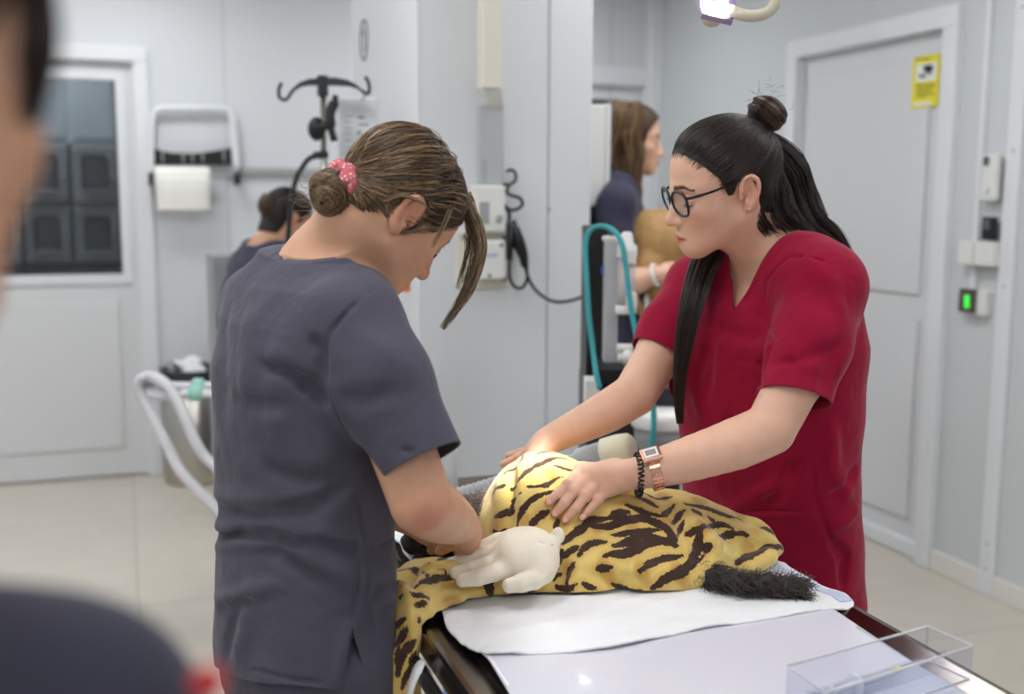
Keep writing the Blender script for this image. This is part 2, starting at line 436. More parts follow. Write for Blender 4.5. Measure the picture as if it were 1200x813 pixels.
# door_1: white door with a tall window, left of the back wall
door_frame('trim_1', D1L, D1R, D1T, 'x', YB, wid=.075)
def panel_door(name, x0, x1, z1, wz0, wz1, wx0, wx1, yf):
    mb = MB(); t = .045
    mb.box((x0, yf, 0.012), (wx0, yf+t, z1)); mb.box((wx1, yf, 0.012), (x1, yf+t, z1)); mb.box((wx0, yf, 0.012), (wx1, yf+t, wz0)); mb.box((wx0, yf, wz1), (wx1, yf+t, z1))
    o = struct(name, mb, M['door_white'])
    f = MB(); g = .035
    for lo, hi in (((wx0-.01, wz0-.01), (wx0+g, wz1+.01)), ((wx1-g, wz0-.01), (wx1+.01, wz1+.01)), ((wx0+g, wz0-.01), (wx1-g, wz0+g)), ((wx0+g, wz1-g), (wx1-g, wz1+.01))):
        f.box((lo[0], yf-.012, lo[1]), (hi[0], yf+t+.005, hi[1]))
    f.build('window_frame', M['white_frame'], o)
    MB().box((wx0+g-.005, yf+.018, wz0+g-.005), (wx1-g+.005, yf+.024, wz1-g+.005)).build('window_glass', M['door_glass'], o)
    return o
wz0, wz1 = float(onY(120, 322, YB)[2]), float(onY(100, 92, YB)[2]); wx1 = float(onY(139, 200, YB)[0])+.035
d1 = panel_door('door_1', D1L+.07, D1R-.07, D1T-.07, wz0-.035, wz1+.035, D1L+.19, wx1, YB+.03)
mb = MB(); mb.box((D1L+.19, YB+.022, .16), (D1R-.19, YB+.03, wz0-.14), .006); mb.build('lower_panel', M['door_white'], d1)
# door_2: white flush door in the right wall
door_frame('trim_2', D2N, D2F, D2T, 'y', XR)
mb = MB(); mb.box((XR+.025, D2N+.08, .012), (XR+.07, D2F-.08, D2T-.08))
d2 = struct('door_2', mb, M['door_white'])
za = float(onX(1050, 357, XR+.02)[2])
mb = MB(); mb.box((XR+.014, D2N+.19, za+.05), (XR+.026, D2F-.19, D2T-.17), .008); mb.build('upper_panel', M['door_white'], d2)
mb = MB(); mb.box((XR+.014, D2N+.19, .15), (XR+.026, D2F-.19, za-.05), .008); mb.build('lower_panel', M['door_white'], d2)
mb = MB(); mb.box((XR+.0, D2N+.09, .004), (XR+.03, D2F-.09, .07), .005); mb.build('kick_strip', M['white_frame'], d2)
# door_3: dark glazed door at the right end of the back wall
door_frame('trim_3', D3L, D3R, D3T, 'x', YB, wid=.11)
gz1 = float(onY(715, 113, YB)[2]); gx1 = float(onY(738, 130, YB)[0])
d3 = panel_door('door_3', D3L+.1, D3R-.1, D3T-.1, 1.0, gz1+.02, D3L+.2, gx1+.03, YB+.03)
# shaft standing in the room (partition end)
SY, SX0, SX1, SYB = 3.3, .862, 1.437, 4.30
shaft = struct('wall_partition', MB().box((SX0, SY, 0), (SX1, SYB, ZC), .004), M['wall_paint'])
xs = float(onY(643, 150, SY)[0])
struct('trim_4', MB().box((xs-.002, SY-.0025, 0), (xs+.002, SY, ZC)), M['seam'])
struct('trim_5', MB().box((SX0-.003, SY-.003, 0), (SX0+.006, SY+.02, ZC), .002), M['wall_paint'])
for k, (u, Y) in enumerate(((262, YB), (716, YB),)):
    x = float(onY(u, 60, Y)[0]); struct('trim_%d' % (6+k), MB().box((x-.002, Y-.002, 0), (x+.002, Y, ZC)), M['seam'])
# corner duct between back and right wall, then panel joints and skirting on the right wall
cx0 = float(onY(781, 60, YB-.05)[0]); cx1 = min(float(onY(797, 60, YB-.05)[0]), XR)
struct('trim_8', MB().box((XR-.075, YB-.075, 0), (XR, YB, ZC), .006), M['white_frame'])
ya, yb = float(onX(1176, 290, XR)[1]), float(onX(1193, 290, XR)[1])
struct('trim_9', MB().box((XR-.018, yb, 0), (XR, ya, ZC), .003), M['white_frame'])
sk = MB()
sk.box((XR-.016, ya, 0), (XR, D2N, .085), .004); struct('baseboard_right', sk, M['skirting'])
struct('baseboard_front_right', MB().box((XR-.016, YF, 0), (XR, yb, .085), .004), M['skirting'])
struct('baseboard_far_right', MB().box((XR-.016, D2F, 0), (XR, YB-.075, .085), .004), M['skirting'])
sk = MB(); sk.box((D1R, YB-.016, 0), (D3L, YB, .085), .004); struct('baseboard_back', sk, M['skirting'])
for u, v in ((1196, 10), (1187, 177), (1176, 335), (1157, 635), (1157, 664)):
    p = onX(u, v, XR); tag(MB().lathe([(.005, 0), (.006, .003), (.003, .005)], (XR-.018, (ya+yb)/2, p[2]), (-1, 0, 0), 10).build('panel_screw', M['rail_grey']), 'small grey screw head in the white joint strip on the right wall', 'screw', 'screws in the white joint strip')
p = onY(643, 245, SY); tag(MB().lathe([(.006, 0), (.007, .003), (.003, .006)], (xs+.004, SY, p[2]), (0, -1, 0), 10).build('panel_screw', M['rail_grey']), 'single screw in the seam of the grey partition', 'screw')

# ceiling light panels: the lamps of the room
k = 0
for x in (-1.9, .0, 1.9):
    for y in (-1.2, 1.2, 3.2 if x != 0 else 2.9, 5.2):
        if x == 1.9 and y == 3.2: y = 3.0
        t = empty('ceiling_light', (x, y, ZC), 'square white light panel in the ceiling above the room', 'ceiling light', 'ceiling light panels')
        MB().box((x-.32, y-.32, ZC-.02), (x+.32, y+.32, ZC), .004).build('frame', M['white_frame'], t)
        MB().box((x-.29, y-.29, ZC-.026), (x+.29, y+.29, ZC-.019)).build('diffuser', M['panel_light'], t); k += 1
t = empty('ceiling_light', (-.5, 7.0, ZC), 'square light panel in the cage room behind the glazed door', 'ceiling light')
MB().box((-.82, 6.68, ZC-.02), (-.18, 7.32, ZC), .004).build('frame', M['white_frame'], t)
MB().box((-.79, 6.71, ZC-.026), (-.21, 7.29, ZC-.019)).build('diffuser', M['panel_dim'], t)  # added lamp, out of view, lifting the light on the cages

# cages beyond the window of door_1
YC = 7.5
zr = [float(onY(60, v, YC)[2]) for v in (168, 240, 330)]
xc = [float(onY(u, 200, YC)[0]) for u in (20, 82, 140)]
wC = xc[2]-xc[1]; xs_c = [xc[1]-2*wC, xc[1]-wC, xc[1], xc[2]]
hC = zr[0]-zr[1]
names = {(0, 0): 'upper row, far left', (0, 1): 'upper row, middle', (0, 2): 'upper row, right end', (1, 0): 'lower row, far left', (1, 1): 'lower row, middle', (1, 2): 'lower row, right end'}
for r in range(2):
    for c in range(3):
        x0, x1 = xs_c[c]+.012, xs_c[c+1]-.012; z1 = zr[0]-r*hC-.012; z0 = z1-hC+.024
        t = empty('animal_cage', ((x0+x1)/2, YC, z0), 'grey animal cage behind the door glass, ' + names[(r, c)], 'cage', 'cages behind the door glass')
        MB().box((x0, YC, z0), (x1, YC+.6, z1), .01).build('body', M['cage_grey'], t)
        fx0, fx1, fz0, fz1 = x0+.04, x1-.035, z0+.04, z1-.04
        MB().box((fx0-.02, YC-.02, fz0-.02), (fx1+.015, YC, fz1+.02), .03, 4).build('door', M['cage_grey'], t)
        MB().box((fx0+.012, YC-.028, fz0+.03), (fx1-.02, YC-.019, fz1-.012), .03, 4).build('window', M['cage_window'], t)
        MB().box((x1-.03, YC-.03, (z0+z1)/2-.03), (x1-.015, YC, (z0+z1)/2+.03), .004).build('latch', M['chrome'], t)
zb = zr[0]-2*hC-.012
tag(MB().box((xs_c[0], YC-.02, 0), (xs_c[3], YC+.62, zb), .01).build('cage_plinth', M['cage_dark']), 'dark plinth carrying the animal cages behind the glass', 'plinth')
t = empty('wall_cupboard', (xc[1], YC+.1, zr[0]), 'blue grey glazed cupboard standing on top of the animal cages', 'cupboard')
MB().box((xs_c[0], YC+.1, zr[0]+.002), (xs_c[3], YC+.6, zr[0]+.62), .008).build('body', M['cabinet_blue'], t)
for c in range(3): MB().box((xs_c[c]+.02, YC+.085, zr[0]+.04), (xs_c[c+1]-.02, YC+.1, zr[0]+.58), .004).build('door', M['cabinet_blue'], t)
# ------------------------------------------------------------------ props along the walls
def grp(name, loc, label, cat, group=None): return empty(name, loc, label, cat, group)
mat('teal_hose', (52, 150, 160), .4, var=.05, vscale=20)
mat('hose_white', (222, 222, 226), .35, var=.02, vscale=30)
mat('mint_plastic', (150, 205, 186), .35, var=.04)
mat('orange_plastic', (240, 110, 20), .35, var=.03)
mat('yellow_sign', (236, 222, 40), .5, var=.02)
mat('sign_white', (236, 238, 232), .5, var=.01)
mat('green_led', (20, 60, 20), .4, emit=(60, 255, 70), estr=1.6)
mat('blue_print', (70, 110, 200), .6, var=.05)
mat('cream_rubber', (226, 222, 196), .5, var=.04, vscale=25)
mat('tissue', (240, 240, 242), .9, var=.01, bump=.3, bscale=60)
mat('lamp_cream', (206, 198, 178), .35, var=.02)
mat('lamp_rim', (150, 135, 175), .35, var=.05)
mat('led_glow', (255, 255, 255), .3, emit=(255, 244, 250), estr=9.0)
mat('led_warm', (255, 255, 255), .3, emit=(255, 220, 190), estr=6.0)
glassy('clear_plastic', (246, 248, 250), .08, .10)
glassy('cloudy_plastic', (226, 230, 234), .25, .30)
mat('granules', (235, 232, 215), .8, var=.12, vscale=150, bump=.5, bscale=200)

# paper roll dispenser on the back wall
def Yp(u, v, d=0.0): return onY(u, v, YB-d)
t = grp('towel_dispenser', Yp(228, 205), 'white tube framed wall holder with a black band, beside the glazed door', 'dispenser')
p = [Yp(177, 208, .05), Yp(177, 160, .05), Yp(179, 138, .05), Yp(184, 129, .05), Yp(196, 127, .05), Yp(255, 127, .05), Yp(267, 129, .05), Yp(272, 138, .05), Yp(275, 160, .05), Yp(278, 200, .05)]
MB().tube(smooth_path(p, 5), .017, 12).build('frame', M['white_frame'], t)
b_ = MB(); top = [Yp(u, v, .055) for u, v in ((180, 174), (200, 179), (226, 180), (250, 177), (271, 173))]; bot = [Yp(u, 193, .055) for u in (271, 250, 226, 200, 180)]
b_.prism(top+bot, (0, .025, 0)); b_.build('black_band', M['black_plastic'], t)
for u in (190, 214, 225, 237, 262): MB().tube([Yp(u, 176, .058), Yp(u+1, 193, .058)], .004, 6).build('wire', M['rail_grey'], t)
a, b = Yp(177, 207, .10), Yp(280, 207, .10)
MB().box((a[0]-.012, YB-.13, a[2]-.045), (a[0]+.006, YB, a[2]+.02), .004).build('bracket', M['black_plastic'], t); MB().box((b[0]-.02, YB-.13, b[2]-.04), (b[0]+.004, YB, b[2]+.02), .004).build('bracket', M['black_plastic'], t)
MB().tube([a, b], .010, 10).build('spindle', M['rail_grey'], t)
a, b = Yp(181, 207, .10), Yp(246, 207, .10)
t = grp('paper_towel_roll', a, 'white paper towel roll hanging on the black brackets', 'paper towel')
pr = MB(); pr.lathe([(.02, 0), (.052, .002), (.055, .006), (.055, b[0]-a[0]-.006), (.052, b[0]-a[0]-.002), (.02, b[0]-a[0])], a, (1, 0, 0), 28); pr.build('roll', M['paper'], t)
zb_ = Yp(210, 247, .15)[2]; sheet = []
for i in range(12):
    k = i/11; sheet.append((a[0]+.004, YB-.155-.004*math.sin(k*5), a[2]-(a[2]-zb_)*k))
sv = MB(); bm = sv.bm; rows = []
for q in sheet: rows.append([bm.verts.new((q[0]+(b[0]-a[0]-.01)*j/6, q[1]+.004*math.sin(j*1.3), q[2])) for j in range(7)])
for A, B in zip(rows[:-1], rows[1:]):
    for j in range(6): bm.faces.new((A[j], A[j+1], B[j+1], B[j])).smooth = True
solidify(sv.build('hanging_sheet', M['paper'], t), .003)
r0, r1 = Yp(283, 200), Yp(470, 203)
tag(MB().box((r0[0], YB-.03, r0[2]-.02), (r1[0], YB, r0[2]+.018), .004).build('wall_rail', M['rail_grey']), 'grey metal rail along the back wall beside the paper roll', 'rail')

# waste bin with tissues
bc = onZ(213, 566, 0); bz = float(onY(215, 432, bc[1])[2]); R_ = .165; bc = bc+np.array([.085, .05, 0])
t = grp('waste_bin', (bc[0], bc[1], 0), 'round brushed steel waste bin with a black lid ring', 'bin')
MB().lathe([(R_-.006, 0), (R_, .008), (R_, bz-.10), (R_-.004, bz-.098)], (bc[0], bc[1], 0), n=40).build('body', M['steel'], t)
MB().lathe([(R_+.002, bz-.105), (R_+.008, bz-.1), (R_+.008, bz-.004), (R_, bz), (R_-.02, bz-.004), (R_-.025, bz-.09)], (bc[0], bc[1], 0), n=40).build('rim', M['black_plastic'], t)
s = Sdf()
for k in range(9):
    s.ell((bc[0]-.02+RNG.normal()*.04, bc[1]-.02+RNG.normal()*.04, bz-.02+abs(RNG.normal())*.02), (.05, .045, .03), k=.01)
s.warp(lambda P: .004*np.sin(P[:, 0]*95+P[:, 2]*60)*np.sin(P[:, 1]*80+P[:, 2]*40))
V, F = s.mesh(.006); V, F = clip(V, F, lambda P: np.hypot(P[:, 0]-bc[0], P[:, 1]-bc[1])-(R_-.026))
tag(to_mesh('crumpled_tissue', V, F, M['tissue']), 'crumpled white tissue filling the top of the steel bin', 'tissue')

# grey panel cabinet behind the dark haired colleague
c = at(268, 300, 4.9)
t = grp('grey_cabinet', (c[0], c[1], 0), 'plain grey cabinet standing behind the seated colleague', 'cabinet')
MB().box((c[0]-.07, c[1], .02), (c[0]+.45, c[1]+.4, c[2]), .006).build('body', M['cage_grey'], t)
MB().box((c[0]-.06, c[1]-.015, .06), (c[0]+.44, c[1], c[2]-.02), .005).build('door', M['cage_grey'], t)
MB().box((c[0]-.055, c[1]+.02, 0), (c[0]+.43, c[1]+.38, .03)).build('plinth', M['black_plastic'], t)
MB().tube([(c[0]-.02, c[1]-.03, .75), (c[0]-.02, c[1]-.03, .9)], .008, 8).build('handle', M['chrome'], t)

# infusion stand
zI = 3.5; pt = at(378, 94, zI); px_, py_ = pt[0], pt[1]
t = grp('infusion_stand', (px_, py_, 0), 'steel infusion stand topped by a dark two hook bar', 'infusion stand')
MB().tube([(px_, py_, .08), (px_, py_, pt[2])], .011, 14).build('pole', M['steel'], t)
bar = [at(u, v, zI) for u, v in ((345, 104), (352, 99), (362, 96), (378, 95), (394, 95), (408, 97), (418, 101), (424, 106))]
mb = MB(); up, dn = [], []
for i, q in enumerate(bar):
    h = .006+.012*math.exp(-((i-3.5)/2.2)**2); up.append(q+UP*h*.6); dn.append(q-UP*h*.8)
mb.prism([p-DEP*.012 for p in up+dn[::-1]], DEP*.024)
mb.box((px_-.016, py_-.016, pt[2]-.05), (px_+.016, py_+.016, pt[2]+.015), .004); mb.build('hook_bar', M['dark_navy_plastic'], t)
for pts in ([(345, 104), (341, 109), (338, 114), (334, 117), (330, 116), (327, 112), (327, 104), (330, 97)], [(424, 106), (428, 109), (432, 109), (433, 105), (432, 97), (428, 90)]):
    MB().tube(smooth_path([at(u, v, zI) for u, v in pts], 5), .006, 10).build('hook', M['dark_navy_plastic'], t)
hub = MB(); hub.lathe([(.03, .06), (.035, .07), (.035, .12), (.02, .14)], (px_, py_, 0)); hub.build('hub', M['black_plastic'], t)
for k in range(5):
    a_ = 2*math.pi*k/5+.6; e = (px_+.21*math.cos(a_), py_+.21*math.sin(a_), .07)
    lg = MB().tube([(px_, py_, .1), e], .013, 10).build('leg', M['steel'], t)
    MB().lathe([(.02, -.011), (.027, -.008), (.027, .008), (.02, .011)], (e[0], e[1], .0275), (-math.sin(a_), math.cos(a_), 0), 16).build('wheel', M['black_plastic'], lg)
    MB().tube([(e[0], e[1], .03), (e[0], e[1], .075)], .008, 8).build('fork', M['steel'], lg)
# black pump and cord on the stand
t = grp('infusion_clamp', at(384, 140, zI-.03), 'black clamp with upright handle gripping the infusion stand pole', 'clamp')
q = at(371, 151, zI-.02); MB().sphere(q, .028, 1.0, .7, 1.35).build('knob', M['black_plastic'], t)
mb = MB(); mb.tube(smooth_path([at(392, 165, zI-.02), at(388, 150, zI-.02), at(387, 132, zI-.02), at(392, 120, zI-.02), at(393, 112, zI-.02)], 5), [.012]*6+[.017]*10+[.010]*5, 10)
mb.tube([at(371, 150, zI-.02), at(388, 146, zI-.02)], .015, 10); mb.build('body', M['black_plastic'], t)
mb = MB(); mb.tube(smooth_path([at(373, 182, zI-.05), at(362, 186, zI-.06), at(353, 198, zI-.07), at(346, 213, zI-.07), at(341, 240, zI-.07), at(338, 275, zI-.06), at(337, 320, zI-.05), at(345, 400, zI-.02), at(374, 480, zI-.012)], 8), .0085, 10)
mb.tube([at(381, 181, zI-.012), at(369, 182, zI-.05)], [.015, .011], 10)
tag(mb.build('black_cable', M['black_plastic']), 'thick black cable curving down from the infusion stand', 'cable')
# paper sleeve
t = grp('paper_sleeve', at(418, 150, zI+.08), 'clear sleeve of printed papers hanging from the right hook', 'papers')
def card(u0, v0, u1, v1, z, th=.003): return [at(u0, v0, z), at(u1, v0, z), at(u1, v1, z), at(u0, v1, z)]
MB().prism(card(398, 114, 440, 206, zI+.085), DEP*.003).build('sheet', M['paper'], t)
MB().prism(card(394, 116, 446, 210, zI+.075), DEP*.002).build('sleeve', M['clear_plastic'], t)
mb = MB()
for (u0, v0, u1, v1) in ((419, 136, 427, 139), (420, 145, 432, 147), (419, 153, 423, 158), (418, 163, 431, 164.5), (404, 136, 414, 137), (404, 142, 411, 143), (404, 150, 413, 151), (404, 156, 412, 157), (404, 164, 413, 165), (404, 172, 428, 173), (404, 178, 424, 179)):
    mb.prism(card(u0, v0, u1, v1, zI+.083), DEP*.001)
mb.build('print', M['ink'], t)
MB().tube(smooth_path([at(428, 109, zI), at(427, 113, zI+.03), at(424, 117, zI+.08)], 4), .003, 6).build('loop', M['rail_grey'], t)

# numeral on the partition: a 1 in a ring
def onA(u, v): return onX(u, v, SX0)
ctr = onA(427, 47); rz = abs(onA(427, 24)[2]-onA(427, 71)[2])/2
mb = MB(); mb.tube([ctr+np.array([-.001, rz*math.cos(a)*.9, rz*math.sin(a)]) for a in np.linspace(0, 2*math.pi, 36)[:-1]], .004, 6, closed=True)
mb.prism([ctr+np.array([-.002, y, z]) for y, z in ((-.006, -.04), (-.006, .045), (.004, .045), (.026, .025), (.022, .018), (.006, .028), (.006, -.04))], (.004, 0, 0))
tag(mb.build('number_sign', M['ink']), 'grey numeral 1 inside a ring marked on the partition', 'sign')
q = onA(480, 337); tag(MB().lathe([(.008, 0), (.011, .004), (.014, .012), (.013, .02), (.007, .025)], q, (-1, 0, 0), 18).build('orange_button', M['orange_plastic']), 'small round orange knob on the partition wall', 'knob')

# lamp bracket and wall outlets on the partition's end
def E(u, v, d=0.0): return onY(u, v, SY-d)
def ebox(mb, u0, v0, u1, v1, d0, d1, bev=.003):
    """box on the end face: pixel corners of its front"""
    a, b = E(u0, v0, d1), E(u1, v1, d1); mb.box((a[0], SY-d1, b[2]), (b[0], SY-d0, a[2]), bev); return mb
t = grp('wall_bracket', E(578, 300), 'white equipment bracket with a square trunking, bolted to the grey partition', 'wall bracket')
mb = MB(); ebox(mb, 567, -60, 588, 104, 0, .07); mb.build('trunking', M['warm_plastic'], t)
mb = MB(); a0, a1, b0, b1 = E(567, 104, .07), E(588, 104, .07), E(573, 124, .03), E(590, 121, .03)
a1[2] = a0[2]; b1[2] = b0[2]; bk = lambda p: np.array([p[0], SY, p[2]])
bm = mb.bm; vs = [bm.verts.new(p) for p in (a0, a1, b1, b0, bk(a0), bk(a1), bk(b1), bk(b0))]
for f in ((0, 1, 2, 3), (4, 7, 6, 5), (0, 4, 5, 1), (3, 2, 6, 7), (0, 3, 7, 4), (1, 5, 6, 2)): bm.faces.new([vs[i] for i in f])
mb.build('chamfer', M['white_plastic'], t)
mb = MB(); ebox(mb, 563, 122, 590, 217, 0, .028); mb.build('cover', M['grey_plastic'], t)
mb = MB(); ebox(mb, 565, 186, 571, 214, .028, .031, .001); mb.build('label_plate', M['cabinet_blue'], t)
mb = MB(); ebox(mb, 557, 217, 592, 272, 0, .06, .006); mb.build('outlet_housing', M['white_plastic'], t)
mb = MB(); ebox(mb, 562, 236, 574, 262, .06, .064, .002); mb.build('inspection_window', M['cloudy_plastic'], t)
mb = MB(); ebox(mb, 584, 252, 590, 260, .06, .075, .002); mb.build('knob', M['rail_grey'], t)
mb = MB(); ebox(mb, 535, 270, 597, 337, 0, .012, .004); mb.build('back_plate', M['warm_plastic'], t)
for u, v in ((543, 277), (591, 277), (545, 327), (591, 326)):
    MB().lathe([(.011, 0), (.012, .004), (.006, .012), (.005, .014)], E(u, v, .012), (0, -1, 0), 12).build('bolt', M['chrome'], t)
mb = MB(); ebox(mb, 563, 282, 592, 327, .012, .06, .006); bx_ = mb.build('control_box', M['white_plastic'], t)
mb = MB(); pts = [E(567+i*2, 299+(1.5 if i % 2 else -1.5), .0605) for i in range(9)]; mb.tube(pts, .002, 6); mb.build('blue_script', M['blue_print'], bx_)
for u, v in ((567, 287), (588, 287), (574, 323)): MB().lathe([(.006, 0), (.004, .004)], E(u, v, .06), (0, -1, 0), 10).build('rivet', M['ink'], bx_)
# hook with a bundle of black cable
t = grp('cable_hook', E(600, 205), 'black wire hook screwed beside the bracket, holding a cable', 'hook')
MB().tube(smooth_path([E(593, 201, .03), E(599, 199, .035), E(604, 203, .035), (E(604, 211, .035)), E(598, 216, .03), E(592, 216, .01), E(590, 217, .0)], 6), .005, 8).build('wire', M['black_plastic'], t)
mb = MB(); cab = [E(597, 216, .04), E(594, 225, .045), E(600, 229, .05), E(609, 232, .055), E(612, 240, .055), E(603, 246, .05), E(592, 244, .05), E(586, 243, .05), E(592, 241, .045), E(597, 252, .045), E(596, 270, .045), E(604, 290, .045), E(614, 310, .045), E(618, 325, .05), E(612, 337, .05), E(602, 335, .05), E(597, 322, .05), E(597, 305, .05), E(597, 280, .05), E(603, 262, .05), E(612, 280, .05), E(617, 300, .05), E(618, 322, .05), E(628, 340, .06), E(645, 352, .09), (onY(665, 353, SY-.14)), onY(690, 344, SY-.3), onY(710, 326, SY-.5), onY(720, 305, SY-.66), onY(721, 285, SY-.7), onY(715, 272, 2.56)]
mb.tube(smooth_path(cab, 6), .0055, 8)
mb.tube([E(598, 262, .05), E(597, 304, .05)], [.014, .011], 8); mb.tube([E(602, 258, .055), E(607, 282, .055), E(615, 312, .055)], [.008, .013, .012], 8)
tag(mb.build('coiled_cable', M['black_plastic']), 'black cable coiled on the hook and running to the machine', 'cable')

# white box on the partition's far side
a, b = onY(693, 122, SY+.06), onY(712, 242, SY+.06)
t = grp('wall_box', (SX1, SY+.1, b[2]), 'tall slim white box fixed to the end of the partition', 'box')
MB().box((SX1, SY+.06, b[2]), (b[0], SY+.34, a[2]), .006).build('body', M['white_plastic'], t)
MB().box((b[0]-.012, SY+.055, b[2]-.003), (b[0]+.006, SY+.345, a[2]+.003), .004).build('door', M['white_frame'], t)

# ------------------------------------------------------------------ anaesthesia machine
zM = 2.75
mc = at(712, 400, zM); gx, gy = mc[0], mc[1]
def Q(u, v, d=0.0): return at(u, v, zM+d)
RM = Matrix(((LAT[0], DEP[0], 0), (LAT[1], DEP[1], 0), (0, 0, 1)))
def mbox(mb, u0, v0, u1, v1, d0, d1, bev=.004):
    """box facing the camera's azimuth; d0..d1 depth behind zM"""
    c0, c1 = Q(u0, v0, d0), Q(u1, v1, d0); o = c0.copy(); x1 = (c1-c0)@LAT; h = c0[2]-c1[2]
    T = Matrix.Translation(Vector((o[0], o[1], c1[2]))) @ RM.to_4x4()
    mb.box((0, 0, 0), (x1, d1-d0, h), bev, M=T); return mb
t = grp('anaesthesia_machine', (gx, gy, 0), 'black and white anaesthesia machine on wheels behind the red scrubs', 'machine')
mb = MB(); mbox(mb, 689, 266, 711, 452, .06, .3); mb.build('column', M['black_plastic'], t)
mb = MB(); mbox(mb, 710, 283, 725, 432, 0, .22); mb.build('side_panel', M['grey_plastic'], t)
mb = MB(); mbox(mb, 708, 277, 724, 284, .0, .1); mb.build('top_block', M['white_plastic'], t)
mb = MB(); mbox(mb, 700, 431, 764, 452, -.05, .32, .006); mb.build('tray', M['black_plastic'], t)
mb = MB(); mbox(mb, 688, 452, 800, 640, 0, .34, .01); cabm = mb.build('cabinet', M['dark_navy_plastic'], t)
mb = MB(); mbox(mb, 686, 445, 703, 482, -.07, .0, .005); mb.build('socket_box', M['white_plastic'], t)
mb = MB(); mb.lathe([(.012, 0), (.014, .012), (.022, .014), (.024, .03), (.018, .034)], Q(724, 419), tuple(LAT), 18); mb.lathe([(.012, 0), (.012, .04)], Q(723, 408), tuple(LAT), 14); mb.build('knob', M['white_plastic'], t)
mb = MB(); mbox(mb, 705, 312, 711, 322, .05, .06, .001); mb.build('blue_label', M['blue_print'], t)
q = Q(733, 362, .03); mb = MB(); mb.lathe([(.02, 0), (.024, .004), (.024, .13), (.02, .135)], q, n=20); mb.build('flow_tube', M['cloudy_plastic'], t)
mb = MB(); mb.lathe([(.025, .13), (.027, .135), (.027, .16), (.018, .165), (.014, .19), (.008, .195)], q, n=20); mb.build('flow_cap', M['white_plastic'], t)
MB().lathe([(.026, -.012), (.028, -.008), (.028, .01)], q, n=20).build('flow_base', M['white_plastic'], t)
for bb_ in ((731, 292, 746, 310), (735, 343, 747, 362)): mb = MB(); mbox(mb, *bb_, -.02, .08, .004); mb.build('flow_bracket', M['white_plastic'], t)
q = Q(776, 520, -.02)
mb = MB(); mb.lathe([(.05, -.02), (.066, -.005), (.070, .02), (.072, .045)], q, n=28); mb.build('canister_bowl', M['cloudy_plastic'], t)
mb = MB(); mb.lathe([(.076, .045), (.080, .05), (.080, .075), (.072, .085), (.02, .09)], q, n=28); mb.build('canister_lid', M['white_plastic'], t)
for k in range(4):
    e = Q(690 if k % 2 else 798, 640, .03+.28*(k//2)); 
    MB().lathe([(.03, -.012), (.04, -.01), (.04, .01), (.03, .012)], (e[0], e[1], .041), tuple(DEP), 18).build('wheel', M['black_plastic'], t)
e0, e1 = Q(690, 640, .02), Q(798, 640, .33); 
mb = MB(); o = Q(690, 640, .02); T = Matrix.Translation(Vector((o[0], o[1], .06))) @ RM.to_4x4(); mb.box((-.01, 0, 0), ((e1-e0)@LAT+.01, .31, o[2]-.06+.02), .01, M=T); mb.build('base', M['black_plastic'], t)
hose = [Q(703, 455, -.09), Q(699, 440, -.08), Q(695, 410, -.05), Q(690, 370, -.04), Q(687, 320, -.03), Q(686, 290, -.02), Q(690, 272, -.02), Q(702, 265, -.03), Q(717, 269, -.05), Q(728, 283, -.07), Q(733, 310, -.08), Q(738, 350, -.09), Q(745, 390, -.1), Q(752, 415, -.11), Q(760, 440, -.12), Q(765, 470, -.13), Q(766, 500, -.13), Q(763, 525, -.12), Q(760, 560, -.1)]
tag(MB().tube(smooth_path(hose, 6), .0068, 12).build('teal_hose', M['teal_hose']), 'teal gas hose arching over the anaesthesia machine', 'hose')

# ------------------------------------------------------------------ white breathing hose loops by the bin
zH = 3.42
loop = [at(378, 640, zH+.06), at(330, 640, zH+.03), at(280, 622, zH), at(246, 588, zH), at(212, 552, zH), at(190, 510, zH), at(170, 472, zH), at(163, 455, zH), at(166, 444, zH), at(178, 441, zH), at(196, 452, zH-.03), at(212, 478, zH-.05), at(228, 515, zH-.05), at(245, 540, zH-.04), at(290, 575, zH-.02), at(340, 590, zH+.03), at(378, 560, zH+.06)]
pts = smooth_path(loop, 40); rr = [.0165+.0022*math.sin(i*math.pi/2*1.0) for i in range(len(pts))]
tag(MB().tube(pts, rr, 12).build('breathing_hose', M['hose_white']), 'white corrugated breathing hose hanging in a loop before the bin', 'hose')
loop = [at(378, 470, zH+.06), at(300, 462, zH), at(246, 461, zH), at(222, 461, zH), at(200, 464, zH), at(180, 463, zH+.01), at(171, 455, zH+.035), at(182, 448, zH+.04), at(205, 452, zH+.04), at(246, 452, zH+.04), at(300, 452, zH+.05), at(378, 452, zH+.07)]
t = grp('short_breathing_hose', loop[2], 'short white hose loop with mint green connectors', 'hose')
pts = smooth_path(loop, 40); rr = [.0135+.0018*math.sin(i*math.pi/2) for i in range(len(pts))]
MB().tube(pts, rr, 12).build('tube', M['hose_white'], t)
for a, b in (((222, 461), (238, 461)), ((225, 452), (240, 452))):
    z_ = zH if a[1] == 461 else zH+.04
    MB().tube([at(*a, z_), at(a[0]+3, a[1], z_), at(b[0]-3, b[1], z_), at(*b, z_)], [.017, .025, .025, .017], 14).build('connector', M['mint_plastic'], t)

